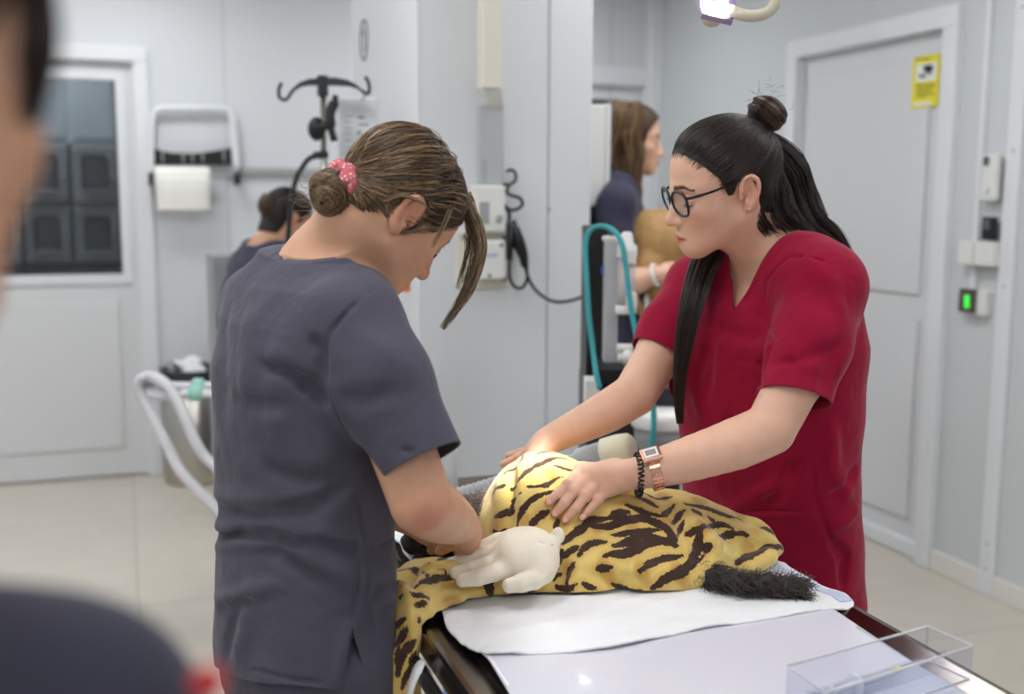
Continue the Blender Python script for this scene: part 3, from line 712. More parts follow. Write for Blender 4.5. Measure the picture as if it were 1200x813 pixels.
# ------------------------------------------------------------------ sign and electrics on the right wall
def RW(u, v, d=0.0): return onX(u, v, XR-d)
def rbox(mb, u0, v0, u1, v1, d0, d1, bev=.003, X=None):
    a, b = RW((u0+u1)/2, v0, d1), RW((u0+u1)/2, v1, d1); y0 = RW(u1, (v0+v1)/2, d1)[1]; y1 = RW(u0, (v0+v1)/2, d1)[1]
    mb.box((XR-d1, y0, b[2]), (XR-d0, y1, a[2]), bev); return mb
d_ = -.014
t = grp('warning_sign', RW(1084, 96, d_), 'yellow camera warning sign stuck on the white door', 'sign')
mb = MB(); rbox(mb, 1069, 65, 1100, 126, d_-.001, d_+.003, .001); mb.build('plate', M['yellow_sign'], t)
for bb_ in ((1074, 74, 1097, 95), (1071, 119.5, 1091, 123.5)): mb = MB(); rbox(mb, *bb_, d_+.003, d_+.0045, .0003); mb.build('white_field', M['sign_white'], t)
mb = MB()
def sp(pts, th=.0015, d=d_+.0045): mb.prism([RW(u, v, d) for u, v in pts], (-th, 0, 0))
sp([(1082, 77), (1092, 75.5), (1094, 80), (1092, 83.5), (1084, 86)]); sp([(1089, 82), (1091.5, 82), (1091, 87.5), (1088.5, 88)])
sp([(1077.5, 87), (1081, 86.6), (1081, 91), (1077.5, 91.4)]); sp([(1082, 87.5), (1085, 87.2), (1085, 91), (1082, 91.3)])
for v, u0, u1 in ((69, 1072, 1090), (99, 1074, 1096), (102.5, 1074, 1095), (106, 1074, 1091), (109.5, 1074, 1095), (113, 1074, 1086)): sp([(u0, v-.5), (u1, v-.9), (u1, v+.3), (u0, v+.7)], .0008, d_+.003)
mb.build('pictogram', M['black_plastic'], t)
mb = MB(); rbox(mb, 1155, -60, 1161, 181, 0, .018, .002)
p0, p1, p2, p3 = RW(1158, 60, .01), RW(1150, 180, .01), RW(1149, 240, .01), RW(1143, 345, .01)
ym = RW(1155, 100, .01)[1]
mb = MB(); mb.box((XR-.018, ym-.012, p3[2]), (XR, ym+.012, ZC), .002)
tag(mb.build('cable_duct', M['white_frame']), 'slim white cable duct running up the right wall', 'cable duct')
t = grp('room_thermostat', RW(1157, 208), 'white wall thermostat with a small grey display', 'thermostat')
mb = MB(); rbox(mb, 1149, 181, 1167, 235, .018, .045, .006); mb.build('body', M['white_plastic'], t)
mb = MB(); rbox(mb, 1152, 183, 1158.5, 194, .045, .048, .001); mb.build('display', M['ink'], t)
mb = MB(); q = RW(1156, 221, .045); mb.lathe([(.018, 0), (.018, .006), (.014, .009)], q, (-1, 0, 0), 20); mb.build('dial', M['white_frame'], t)
t = grp('black_controller', RW(1157, 267), 'small black touch controller below the thermostat', 'controller')
mb = MB(); rbox(mb, 1150, 254, 1166, 281, .018, .032, .003); mb.build('body', M['black_plastic'], t)
mb = MB()
for k in range(3): rbox(mb, 1153, 258+k*4, 1156, 259.5+k*4, .032, .033, .0002); rbox(mb, 1157, 258+k*4, 1159, 259.5+k*4, .032, .033, .0002)
mb.build('marks', M['rail_grey'], t)
t = grp('junction_box', RW(1145, 298), 'wide white junction box on the right wall', 'box')
mb = MB(); rbox(mb, 1122, 283, 1164, 311, .018, .05, .004); mb.build('body', M['white_plastic'], t)
mb = MB(); rbox(mb, 1140, 283, 1141, 311, .05, .0515, .0004); mb.build('lid_edge', M['rail_grey'], t)
t = grp('door_controller', RW(1135, 352), 'grey door controller showing two green lit rings', 'controller')
mb = MB(); rbox(mb, 1123, 338, 1142, 366, .018, .04, .003); mb.build('body', M['dark_steel'], t)
mb = MB(); rbox(mb, 1141, 340, 1155, 370, .0, .03, .004); mb.build('back_box', M['white_plastic'], t)
for v in (349.5, 357): 
    c_ = RW(1133, v, .041); MB().tube([c_+np.array([0, .0095*math.cos(a), .0095*math.sin(a)]) for a in np.linspace(0, 2*math.pi, 17)[:-1]], .0032, 6, closed=True).build('lit_ring', M['green_led'], t)

# ------------------------------------------------------------------ surgical lamp
zS = 1.62
t = grp('surgical_lamp', at(840, 8, zS), 'cream surgical lamp head with lit white cells over the table', 'surgical lamp')
aim = at(612, 578, 1.86)
pn = [at(815, -22, zS+.035), at(823, 16, zS-.0), at(859, 24, zS-.0), at(866, -18, zS+.045)]
pc = np.mean(pn, 0); nrm = unit(np.cross(pn[1]-pn[0], pn[2]-pn[0])); nrm = nrm if nrm[2] < 0 else -nrm
if nrm@ray(840, 5) > 0: nrm = -nrm
mb = MB(); mb.prism([p for p in pn], -nrm*.010); mb.build('rim', M['lamp_rim'], t)
ex, ey = (pn[3]-pn[0]+pn[2]-pn[1])/2, (pn[1]-pn[0]+pn[2]-pn[3])/2
for i in range(2):
    for j in range(3):
        c_ = pn[0]+ex*(.28+.44*i)+ey*(.16+.33*j)
        MB().lathe([(.0075, 0), (.0075, .003), (.005, .005)], c_+nrm*.0005, tuple(nrm), 16).build('light_cell', M['led_glow'] if (i+j) % 2 else M['led_warm'], t)
s = Sdf(); bb = pc-nrm*.04
s.ell(bb+UP*.085+DEP*.03, (.09, .09, .045), k=.02); s.cone(pc-nrm*.030, bb+UP*.08, .018, .04, k=.02); V, F = s.mesh(.005); to_mesh('housing', V, F, M['lamp_cream'], t)
MB().tube(smooth_path([at(858, 13, zS-.0), at(868, 17, zS-.02), at(880, 19, zS-.02), at(894, 17, zS-.02), at(905, 10, zS-.02), at(909, 0, zS-.02), at(908, -14, zS), at(895, -30, zS+.04)], 6), .0085, 14).build('handle', M['lamp_cream'], t)
top = np.array([bb[0]+.02, bb[1]+.06, 0]); mb = MB(); mb.tube(smooth_path([bb+UP*.09, bb+UP*.2+LAT*.03, np.array([top[0], top[1], 2.35]), np.array([top[0], top[1], ZC-.03])], 6), .02, 14); mb.build('arm', M['lamp_cream'], t)
mb = MB(); mb.lathe([(.08, -.06), (.09, -.02), (.09, 0)], (top[0], top[1], ZC)); mb.build('ceiling_mount', M['lamp_cream'], t)
ld = bpy.data.lights.new('surgical_beam', 'SPOT'); ld.energy = SURGICAL_POWER; ld.spot_size = math.radians(13.5); ld.spot_blend = 1.0; ld.shadow_soft_size = .04; ld.color = (1, .95, .86)
lo = bpy.data.objects.new('surgical_beam', ld); COL.objects.link(lo); lp = pc+nrm*.03
lo.location = Vector(lp-np.array(t.location)); lo.parent = t; lo.rotation_euler = Vector(aim-lp).to_track_quat('-Z', 'Y').to_euler()
# ------------------------------------------------------------------ examination table
TZ = .90; TX0, TX1, TY0, TY1 = .372, 1.012, .72, 2.22
mat('pad_white', (238, 238, 240), .85, var=.015, vscale=25, bump=.35, bscale=90)
mat('film_white', (222, 222, 232), .12, var=.02, vscale=5, coat=.3)
mat('film_blue', (196, 206, 232), .6)
t = empty('examination_table', (.69, 1.45, 0), 'stainless steel examination table with a raised rim, under the striped blanket', 'table')
mb = MB(); rw = .05
bm = mb.bm
def ring(x0, y0, x1, y1, z): return [bm.verts.new(p) for p in ((x0, y0, z), (x1, y0, z), (x1, y1, z), (x0, y1, z))]
rs = [ring(TX0+.03, TY0+.03, TX1-.03, TY1-.03, TZ-.045), ring(TX0+.004, TY0+.004, TX1-.004, TY1-.004, TZ-.042), ring(TX0, TY0, TX1, TY1, TZ-.036), ring(TX0, TY0, TX1, TY1, TZ-.003), ring(TX0+.004, TY0+.004, TX1-.004, TY1-.004, TZ), ring(TX0+.012, TY0+.012, TX1-.012, TY1-.012, TZ), ring(TX0+rw, TY0+rw, TX1-rw, TY1-rw, TZ-.012)]
for A, B in zip(rs[:-1], rs[1:]):
    for k in range(4): bm.faces.new((A[k], A[(k+1) % 4], B[(k+1) % 4], B[k]))
bm.faces.new(rs[0][::-1]); bm.faces.new(rs[-1]); mb.build('table_top', M['dark_steel'], t)
MB().box((.5, 1.2, TZ-.11), (.88, 1.8, TZ-.046), .01).build('support_frame', M['steel'], t)
MB().box((.6, 1.38, .1), (.78, 1.62, TZ-.11), .02).build('column', M['white_plastic'], t)
mb = MB(); mb.box((.45, 1.0, .03), (.93, 2.0, .1), .02); mb.build('base', M['grey_plastic'], t)
for (x, y) in ((.48, 1.05), (.9, 1.05), (.48, 1.95), (.9, 1.95)): MB().lathe([(.02, 0), (.026, .004), (.026, .02), (.015, .03)], (x, y, 0.0), n=16).build('foot', M['black_plastic'], t)
mb = MB(); rx = TX0-.016; mb.tube([(rx, .80, TZ-.036), (rx, 1.62, TZ-.036)], .010, 12)
for y in (.9, 1.5): mb.tube([(rx, y, TZ-.036), (rx, y, TZ-.055), (TX0+.04, y, TZ-.05)], .006, 8)
mb.build('side_rail', M['black_plastic'], t)
MB().box((.42, 1.02, .30), (.96, 1.9, .32), .006).build('lower_shelf', M['grey_plastic'], t)

def inpoly_sd(P, poly):
    """signed distance to a polygon in XY (negative inside)"""
    poly = np.asarray(poly)[:, :2]; x, y = P[:, 0], P[:, 1]; d = np.full(len(P), 1e9); ins = np.zeros(len(P), bool); n = len(poly)
    for i in range(n):
        a, b = poly[i], poly[(i+1) % n]; e = b-a; w_ = P[:, :2]-a; t_ = np.clip((w_@e)/max(e@e, 1e-12), 0, 1)
        d = np.minimum(d, np.hypot(*(w_-t_[:, None]*e).T))
        c = (a[1] > y) != (b[1] > y); xs_ = a[0]+(y-a[1])*(b[0]-a[0])/(b[1]-a[1] if b[1] != a[1] else 1e-9); ins ^= c & (x < xs_)
    return np.where(ins, -d, d)
def sheet(name, poly, zfn, step, m, th, parent=None):
    poly = np.asarray(poly); lo, hi = poly[:, :2].min(0)-.01, poly[:, :2].max(0)+.01
    nx, ny = np.ceil((hi-lo)/step).astype(int)+1
    X, Y = np.meshgrid(lo[0]+np.arange(nx)*step, lo[1]+np.arange(ny)*step, indexing='ij')
    V = np.stack([X.ravel(), Y.ravel(), zfn(X.ravel(), Y.ravel())], 1)
    I = np.arange(nx*ny).reshape(nx, ny); F = np.stack([I[:-1, :-1], I[1:, :-1], I[1:, 1:], I[:-1, 1:]], -1).reshape(-1, 4)
    V, F = clip(V, F, lambda P: inpoly_sd(P, poly))
    return solidify(to_mesh(name, V, F, m, parent), th)
def T2(u, v, Z=TZ): return onZ(u, v, Z)
# smooth plastic film over the near half, then the absorbent pad
pl = [T2(560, 762), T2(572, 772), T2(600, 818), np.array([.445, .80, 0]), np.array([.955, .80, 0]), np.array([.955, 1.1, 0]), T2(1071, 776), T2(976, 713), np.array([.97, 1.6, 0]), np.array([.45, 1.6, 0])]
o = sheet('plastic_film', pl, lambda x, y: TZ+.0005+.0012*np.sin(x*9+y*4)*np.sin(y*7-x*3), .012, M['film_white'], .0015)
tag(o, 'smooth shiny white sheet covering the near end of the table', 'sheet')
pl = smooth_path([T2(u, v) for u, v in ((498, 680), (511, 697), (517, 715), (524, 737), (541, 755), (562, 767), (580, 769), (640, 767), (717, 761), (775, 748), (830, 737), (900, 727), (960, 716), (1001, 707))]+[np.array([1.006, 1.45, 0]), np.array([1.004, 1.62, 0]), np.array([.99, 1.95, 0]), np.array([.75, 1.99, 0]), np.array([.47, 1.97, 0]), np.array([.432, 1.8, 0])], 5, closed=True)
def padz(x, y):
    return TZ+.0040+.0016*np.sin(x*34+3*np.sin(y*21))*np.sin(y*30+x*7)+.0012*np.sin(x*13-y*55)+.0007*np.sin(x*150+4*np.sin(y*40))*np.sin(y*140+3*np.sin(x*50))+.0012*np.sin(y*75+x*22+2*np.sin(x*17))+.0022*np.exp(-((x*.35-y+1.14)/.012)**2)+.0016*np.exp(-((x*.3-y+1.22)/.01)**2)
o = sheet('absorbent_pad', pl, padz, .005, M['pad_white'], .003)
tag(o, 'white quilted absorbent pad spread on the table under the animal', 'pad')
o2 = sheet('edge_band', [T2(u, v) for u, v in ((903, 662), (1000, 706), (985, 708), (897, 667))], lambda x, y: padz(x, y)+.0012, .004, M['film_blue'], .0008, o)

# ------------------------------------------------------------------ the animal under the blanket
def fur_mat(name, c1, c2):
    m = mat(name, c1, .55, var=.25, vscale=30); return m
mat('fur_dark', (52, 44, 42), .6, var=.3, vscale=40, bump=.6, bscale=90)
mat('fur_strand', (74, 66, 62), .5, var=.35, vscale=60)
mat('fur_head_strand', (98, 84, 80), .5, var=.35, vscale=60)
dog = empty('dog', at(690, 640, 1.8), 'dark curly dog lying under the tiger striped blanket, tail out', 'dog')
s = Sdf()
s.cone(at(628, 625, 1.86), at(700, 628, 1.84), .072, .066, k=.03); s.cone(at(700, 628, 1.84), at(815, 645, 1.78), .062, .055, k=.04)
s.cone(at(628, 625, 1.86), at(572, 618, 1.87), .055, .045, k=.03); s.ell(at(545, 622, 1.87), (.062, .05, .048), k=.03)
s.cone(at(535, 628, 1.86), at(486, 634, 1.84), .036, .022, k=.025); s.ell(at(482, 632, 1.84), (.012, .012, .010), k=.004)
s.cone(at(556, 604, 1.90), at(575, 622, 1.80), .012, .018, k=.01)
for u0, z0, u1, z1 in ((640, 1.78, 610, 1.72), (650, 1.8, 640, 1.72), (790, 1.76, 770, 1.70), (800, 1.78, 830, 1.74)):
    a, b = at(u0, 640, z0), at(u1, 672, z1); b[2] = TZ+.03; s.chain([a, (a+b)/2+UP*.01, b], [.03, .022, .016], k=.02)
tail_p = [at(u, v, z) for u, v, z in ((800, 664, 1.735), (818, 672, 1.70), (840, 676, 1.685), (865, 684, 1.675), (890, 691, 1.668), (915, 696, 1.662), (938, 699, 1.656))]
for p in tail_p: p[2] = max(p[2], TZ+.019)
tp = smooth_path(tail_p, 5); tr = np.interp(np.linspace(0, 1, len(tp)), [0, .2, .8, 1], [.017, .012, .009, .007])
s.chain(tp, tr, k=.012)
s.warp(lambda P: .0025*np.sin(P[:, 0]*210+P[:, 2]*120)*np.sin(P[:, 1]*190-P[:, 2]*150))
V, F = s.mesh(.0035); V[:, 2] = np.maximum(V[:, 2], TZ+.0075)
to_mesh('body', V, F, M['fur_dark'], dog)
def fur(name, core, n, length, curl, m, lift=.5, rad=.0006, flow=None):
    """curly tufts rooted on a chain of (point, radius)"""
    out = []
    P = np.array([c[0] for c in core]); R = np.array([c[1] for c in core])
    for _ in range(n):
        x = RNG.random()*(len(P)-1.001); i = int(x); f = x-i; c = P[i]*(1-f)+P[i+1]*f; r = R[i]*(1-f)+R[i+1]*f; ax = unit(P[i+1]-P[i])
        d = RNG.normal(size=3); d -= ax*(d@ax); d = unit(d); q = c+d*r*.9; st = [q]; ph = RNG.random()*6.28; L_ = length*(.6+.8*RNG.random())
        dirv = unit(d*lift+(ax if flow is None else flow)*.8+RNG.normal(size=3)*.25); e1 = unit(np.cross(dirv, d)+1e-3); e2 = np.cross(dirv, e1)
        for k in range(1, 7):
            g = k/6; p_ = q+dirv*L_*g+(e1*math.sin(ph+g*6)+e2*math.cos(ph+g*6))*curl*g-UP*.006*g*g; p_[2] = max(p_[2], TZ+.008); st.append(p_)
        out.append(np.array(st))
    return hair_object(name, out, rad, m, dog)
fur('tail_fur', list(zip(tp, tr)), 2600, .024, .0045, M['fur_strand'], lift=.42, rad=.0006)
fur('head_fur', [(at(582, 605, 1.82), .03), (at(568, 606, 1.85), .045), (at(545, 618, 1.87), .05), (at(520, 628, 1.86), .036), (at(486, 634, 1.84), .023)], 2200, .016, .003, M['fur_head_strand'], lift=.7, rad=.0006)

# ------------------------------------------------------------------ tiger striped fleece blanket
def c6(x, y): return (440+x/2.308, 480+y/2.308)
def c6b(x, y): return (580+x/5.0, 490+y/5.0)
def c5(x, y): return (440+x/3.213, 560+y/3.213)
B = Sdf(); RB = np.stack([LAT, DEP, UP], 1)
B.ell(at(636, 618, 1.85), (.100, .135, .128), RB, k=.03)
B.ell(at(600, 640, 1.83), (.055, .11, .085), RB, k=.05)
B.ell(at(700, 612, 1.86), (.11, .13, .085), RB, k=.05)
B.ell(at(775, 648, 1.80), (.135, .125, .085), RB, k=.06)
B.cone(at(800, 625, 1.84), at(880, 632, 1.82), .06, .030, k=.05)
B.cone(at(880, 630, 1.82), at(908, 643, 1.79), .028, .013, k=.03, flat=UP, fs=1.2)
B.cone(at(900, 655, 1.76), at(878, 664, 1.74), .014, .012, k=.03)
B.cone(at(700, 672, 1.70), at(640, 668, 1.72), .04, .04, k=.05)
B.cone(at(690, 687, 1.675), at(575, 690, 1.665), .012, .011, k=.02)
B.cone(at(750, 688, 1.68), at(820, 672, 1.69), .012, .012, k=.03)
# strip under the glove, running to the table's left edge and hanging over it
strip = [at(600, 680, 1.67), at(560, 682, 1.66), at(528, 672, 1.68), at(505, 672, 1.66)]
for p in strip: p[2] = TZ+.016
B.chain(strip, [.020, .020, .022, .022], k=.02)
st2 = [at(575, 668, 1.72), at(540, 662, 1.72), at(510, 668, 1.69)]
for p in st2: p[2] = TZ+.014
B.chain(st2, [.02, .018, .018], k=.02)
ED = TX0-.004
for ya_, yb_, w0 in ((1.465, 1.375, .050), (1.54, 1.46, .05)):
    B.cone(np.array([ED+.07, ya_+.075, TZ+.015]), np.array([ED-.004, ya_+.02, TZ+.010]), w0, w0, k=.012, flat=UP, fs=3.4)
    B.cone(np.array([ED-.010, ya_, TZ+.004]), np.array([ED-.022, (ya_+yb_)/2, TZ-.10]), w0, w0, k=.016, flat=np.array([1, 0, 0]), fs=3.4)
    B.cone(np.array([ED-.022, (ya_+yb_)/2, TZ-.10]), np.array([ED-.030, yb_, TZ-.30]), w0, w0*.9, k=.016, flat=np.array([1, 0, 0]), fs=3.4)
roll = [at(565, 683, 1.665), at(532, 677, 1.66), at(505, 684, 1.635)]
for p, zz_ in zip(roll, (.032, .040, .042)): p[2] = TZ+zz_
B.chain(roll+[np.array([ED+.004, 1.46, TZ+.022]), np.array([ED-.024, 1.415, TZ-.03]), np.array([ED-.034, 1.385, TZ-.13]), np.array([ED-.040, 1.35, TZ-.28])], [.011, .016, .018, .019, .017, .016, .014], k=.005)
B.chain([np.array([ED+.05, 1.60, TZ+.018]), np.array([ED-.008, 1.575, TZ+.012]), np.array([ED-.03, 1.555, TZ-.06]), np.array([ED-.036, 1.54, TZ-.28])], [.013, .017, .016, .014], k=.006)
B.chain([np.array([ED+.03, 1.50, TZ+.018]), np.array([ED-.008, 1.475, TZ+.012]), np.array([ED-.03, 1.45, TZ-.06]), np.array([ED-.036, 1.41, TZ-.28])], [.011, .014, .013, .012], k=.006)
def fold(pts, cv, amp, sig, S=B, z0=1.4): S.fold([S.hit(*cv(*p), z0=z0) for p in pts], amp, sig)
FL = [([(415, 110), (400, 200), (395, 300), (400, 345)], c6, .010, .010), ([(345, 180), (340, 250), (350, 325)], c6, .011, .012), ([(375, 130), (372, 200), (375, 330)], c6, -.009, .009),
      ([(455, 130), (480, 230), (500, 320)], c6, -.007, .012), ([(640, 245), (690, 330), (720, 430), (700, 480)], c6, .007, .016), ([(560, 300), (600, 400), (560, 490)], c6, -.006, .016),
      ([(790, 250), (830, 320), (880, 380), (860, 430)], c6, -.012, .013), ([(850, 290), (900, 350), (940, 380)], c6, .010, .014), ([(905, 310), (960, 345), (1000, 400)], c6, -.010, .012),
      ([(960, 320), (1020, 340), (1080, 350)], c6, .007, .012), ([(690, 430), (760, 440), (840, 430)], c6, .008, .012), ([(570, 440), (640, 465), (740, 475)], c6, -.010, .012), ([(540, 430), (530, 470), (530, 495)], c6, .008, .010),
      ([(560, 380), (520, 420), (505, 470)], c6, -.008, .010), ([(980, 290), (1040, 310), (1100, 340)], c6, -.006, .010), ([(500, 300), (560, 300), (640, 270)], c6, -.004, .010)]
for a in FL: fold(*a)
for pts, cv, amp, sig in ([[(160, 445), (215, 430), (290, 470)], c6, .008, .008], [[(70, 455), (130, 430), (210, 425)], c6, -.007, .008]): fold(pts, cv, amp, sig)
B.warp(lambda P: .0016*np.sin(P[:, 0]*46+P[:, 1]*31)*np.sin(P[:, 2]*52-P[:, 1]*27)+.0008*np.sin(P[:, 0]*110-P[:, 2]*90)*np.sin(P[:, 1]*120+P[:, 0]*40))
V, F = B.mesh(.0021)
V, F = clip(V, F, lambda P: np.where(P[:, 0] > TX0-.001, TZ+.0085-P[:, 2], TZ-.225-.03*np.sin(P[:, 1]*40)-P[:, 2]))
# stripes of the print, laid along the cloth
ST = [(c6b, .0048, [(55, 325), (110, 300), (150, 250), (165, 210)]), (c6b, .0050, [(100, 420), (150, 350), (180, 320), (260, 270), (330, 240), (420, 240)]), (c6b, .0045, [(345, 280), (420, 300), (495, 320)]),
      (c6b, .0048, [(195, 400), (280, 400), (330, 375), (400, 345)]), (c6b, .0050, [(130, 640), (145, 570), (200, 490), (270, 450), (350, 425)]), (c6b, .0040, [(95, 560), (110, 490), (150, 440)]),
      (c6b, .0065, [(205, 635), (250, 585), (310, 545)]), (c6b, .0065, [(0, 580), (50, 560), (110, 545)]), (c6b, .0045, [(-10, 440), (30, 405), (55, 395)]), (c6b, .0040, [(350, 650), (375, 590)]),
      (c6b, .0070, [(395, 740), (450, 690), (520, 640), (560, 600), (640, 590), (720, 580)]), (c6b, .0085, [(665, 580), (720, 558), (780, 550)]), (c6b, .0085, [(560, 630), (640, 640), (760, 600), (860, 590), (960, 620), (1020, 660), (1050, 720)]),
      (c6b, .0055, [(770, 510), (850, 540), (960, 575), (1000, 560), (1050, 505)]), (c6b, .0055, [(830, 460), (900, 490), (950, 520)]), (c6b, .0085, [(700, 745), (800, 720), (880, 690), (980, 720), (1060, 750)]), (c6b, .0060, [(810, 690), (880, 660), (960, 660)]),
      (c6b, .0055, [(1040, 620), (1080, 570), (1110, 540)]), (c6b, .0050, [(1050, 720), (1085, 650), (1110, 600)]), (c6b, .0060, [(1120, 690), (1190, 645)]), (c6b, .0045, [(880, 440), (940, 470), (1040, 460)]),
      (c6, .0050, [(440, 120), (480, 112)]), (c6, .0070, [(550, 395), (580, 365), (622, 358)]), (c6, .0055, [(500, 400), (545, 372)]), (c6, .0085, [(620, 395), (690, 385), (740, 360), (810, 350)]), (c6, .0055, [(640, 340), (700, 330), (760, 325)]),
      (c6, .0070, [(715, 437), (760, 410), (830, 395)]), (c6, .0090, [(750, 480), (800, 450), (850, 420), (870, 370), (880, 330)]), (c6, .0055, [(840, 335), (880, 320), (930, 310), (965, 322)]), (c6, .0065, [(875, 410), (900, 370), (950, 340), (1000, 335)]),
      (c6, .0085, [(975, 415), (1040, 382), (1100, 372)]), (c6, .0060, [(1000, 342), (1060, 325), (1100, 342)]), (c6, .0055, [(900, 290), (925, 320)]), (c6, .0060, [(860, 270), (880, 285)]), (c6, .0060, [(840, 255), (890, 265), (930, 280), (990, 300)]),
      (c6, .0065, [(415, 492), (450, 465), (500, 445)]), (c6, .0060, [(360, 492), (390, 490), (430, 482)]), (c6, .0095, [(298, 455), (305, 480), (312, 497)]), (c6, .0060, [(518, 470), (525, 440), (538, 415)]), (c6, .0060, [(640, 470), (680, 490), (720, 492)]),
      (c6, .0060, [(480, 460), (490, 420), (505, 380)]), (c6, .0055, [(490, 480), (520, 485), (545, 470)]), (c6, .0060, [(600, 430), (640, 425)]), (c6, .0055, [(560, 470), (600, 485)]),
      (c6b, .0050, [(-5, 660), (30, 690), (60, 650)]),
      (c5, .0065, [(90, 350), (150, 348), (195, 372)]), (c5, .0060, [(95, 450), (150, 440), (200, 455)]), (c5, .0065, [(150, 412), (230, 380), (300, 378)]), (c5, .0060, [(70, 640), (110, 580), (165, 535)]), (c5, .0065, [(85, 740), (105, 660), (150, 612)]),
      (c5, .0055, [(150, 482), (190, 470)]), (c5, .0050, [(85, 400), (110, 390)]), (c5, .0055, [(240, 345), (262, 360)]), (c5, .0055, [(200, 320), (260, 300), (330, 290)]), (c5, .0055, [(78, 560), (110, 530)]), (c5, .0055, [(130, 700), (150, 660)]), (c5, .006, [(105, 790), (125, 730), (160, 690)]), (c5, .006, [(80, 700), (88, 640)])]
stripe = np.zeros(len(V)); ochre_edge = np.zeros(len(V))  # print masks: dark stripes, and the ochre dye bordering the wider ones
jit = .0007*np.sin(V[:, 0]*210+V[:, 1]*130)+.0006*np.sin(V[:, 1]*190-V[:, 2]*240)
def lay(pts3, wd):
    global stripe, ochre_edge
    n = len(pts3)-1; best = np.full(len(V), 1e9); TT = np.zeros(len(V))
    for i in range(n):
        d, t_ = seg_d(V, pts3[i], pts3[i+1]); m_ = d < best; best[m_] = d[m_]; TT[m_] = (i+t_[m_])/n
    wv = wd*(.55+.45*np.clip(np.minimum(TT, 1-TT)*4, 0, 1)); dd = best+jit
    stripe = np.maximum(stripe, np.clip((wv-dd)/.0030+.5, 0, 1)); ochre_edge = np.maximum(ochre_edge, np.clip(1-(dd-wv)/.010, 0, 1)*(wd > .0052))
for cv, wd, pts in ST:
    lay(smooth_path([B.hit(*cv(*p), z0=1.25) for p in pts], 3), wd)
# the hidden far side carries the same print
for k in range(26):
    a = RNG.random()*2-1; c0 = at(640+180*RNG.random(), 600, 1.9+.08*RNG.random()); c0[2] = TZ+.02+.1*RNG.random()
    dv = LAT*RNG.normal()*.03+UP*RNG.normal()*.02+DEP*RNG.normal()*.01; lay([c0-dv, c0+UP*.01, c0+dv], .005)
patch = np.clip(np.sin(V[:, 0]*61+V[:, 2]*45)*np.sin(V[:, 1]*57-V[:, 0]*38)*2.2-.9, 0, 1)
m = bpy.data.materials.new('tiger_fleece'); m.use_nodes = True; N, L = nodes_of(m); b = N['Principled BSDF']
def attr(n): a = N.new('ShaderNodeAttribute'); a.attribute_name = n; return a.outputs['Fac']
def mixc(f, a, c):
    x = N.new('ShaderNodeMix'); x.data_type = 'RGBA'; L.new(f, x.inputs[0])
    for s_, i in ((a, 6), (c, 7)):
        if isinstance(s_, tuple): x.inputs[i].default_value = (*s_, 1)
        else: L.new(s_, x.inputs[i])
    return x.outputs[2]
tc = N.new('ShaderNodeTexCoord'); nz = N.new('ShaderNodeTexNoise'); nz.inputs['Scale'].default_value = 260; nz.inputs['Detail'].default_value = 3; L.new(tc.outputs['Object'], nz.inputs['Vector'])
rg = N.new('ShaderNodeMapRange'); rg.inputs[1].default_value = .35; rg.inputs[2].default_value = .65; rg.inputs[3].default_value = -.3; rg.inputs[4].default_value = .3; L.new(nz.outputs['Fac'], rg.inputs[0])
ad = N.new('ShaderNodeMath'); ad.operation = 'ADD'; L.new(attr('stripe'), ad.inputs[0]); L.new(rg.outputs[0], ad.inputs[1])
cl = N.new('ShaderNodeMapRange'); cl.inputs[1].default_value = .35; cl.inputs[2].default_value = .65; L.new(ad.outputs[0], cl.inputs[0])
gm = N.new('ShaderNodeMath'); gm.operation = 'MULTIPLY'; gm.inputs[1].default_value = .5; gm.use_clamp = True; L.new(attr('glow'), gm.inputs[0])
base = mixc(gm.outputs[0], srgb((228, 200, 120)), srgb((196, 146, 62)))
pm = N.new('ShaderNodeMath'); pm.operation = 'MULTIPLY'; pm.inputs[1].default_value = .55; L.new(attr('patch'), pm.inputs[0])
base = mixc(pm.outputs[0], base, srgb((176, 118, 40)))
fin = mixc(cl.outputs[0], base, srgb((66, 46, 38))); L.new(fin, b.inputs['Base Color'])
b.inputs['Roughness'].default_value = .95; b.inputs['Specular IOR Level'].default_value = .15; b.inputs['Sheen Weight'].default_value = .35; b.inputs['Sheen Roughness'].default_value = .5
bp = N.new('ShaderNodeBump'); bp.inputs['Strength'].default_value = .55; bp.inputs['Distance'].default_value = .002; L.new(nz.outputs['Fac'], bp.inputs['Height']); L.new(bp.outputs[0], b.inputs['Normal'])
o = to_mesh('tiger_blanket', V, F, m, None, True, {'stripe': stripe, 'glow': ochre_edge*(1-stripe), 'patch': patch})
tag(o, 'tiger striped yellow fleece blanket draped over the animal and the table edge', 'blanket')
solidify(o, .003)

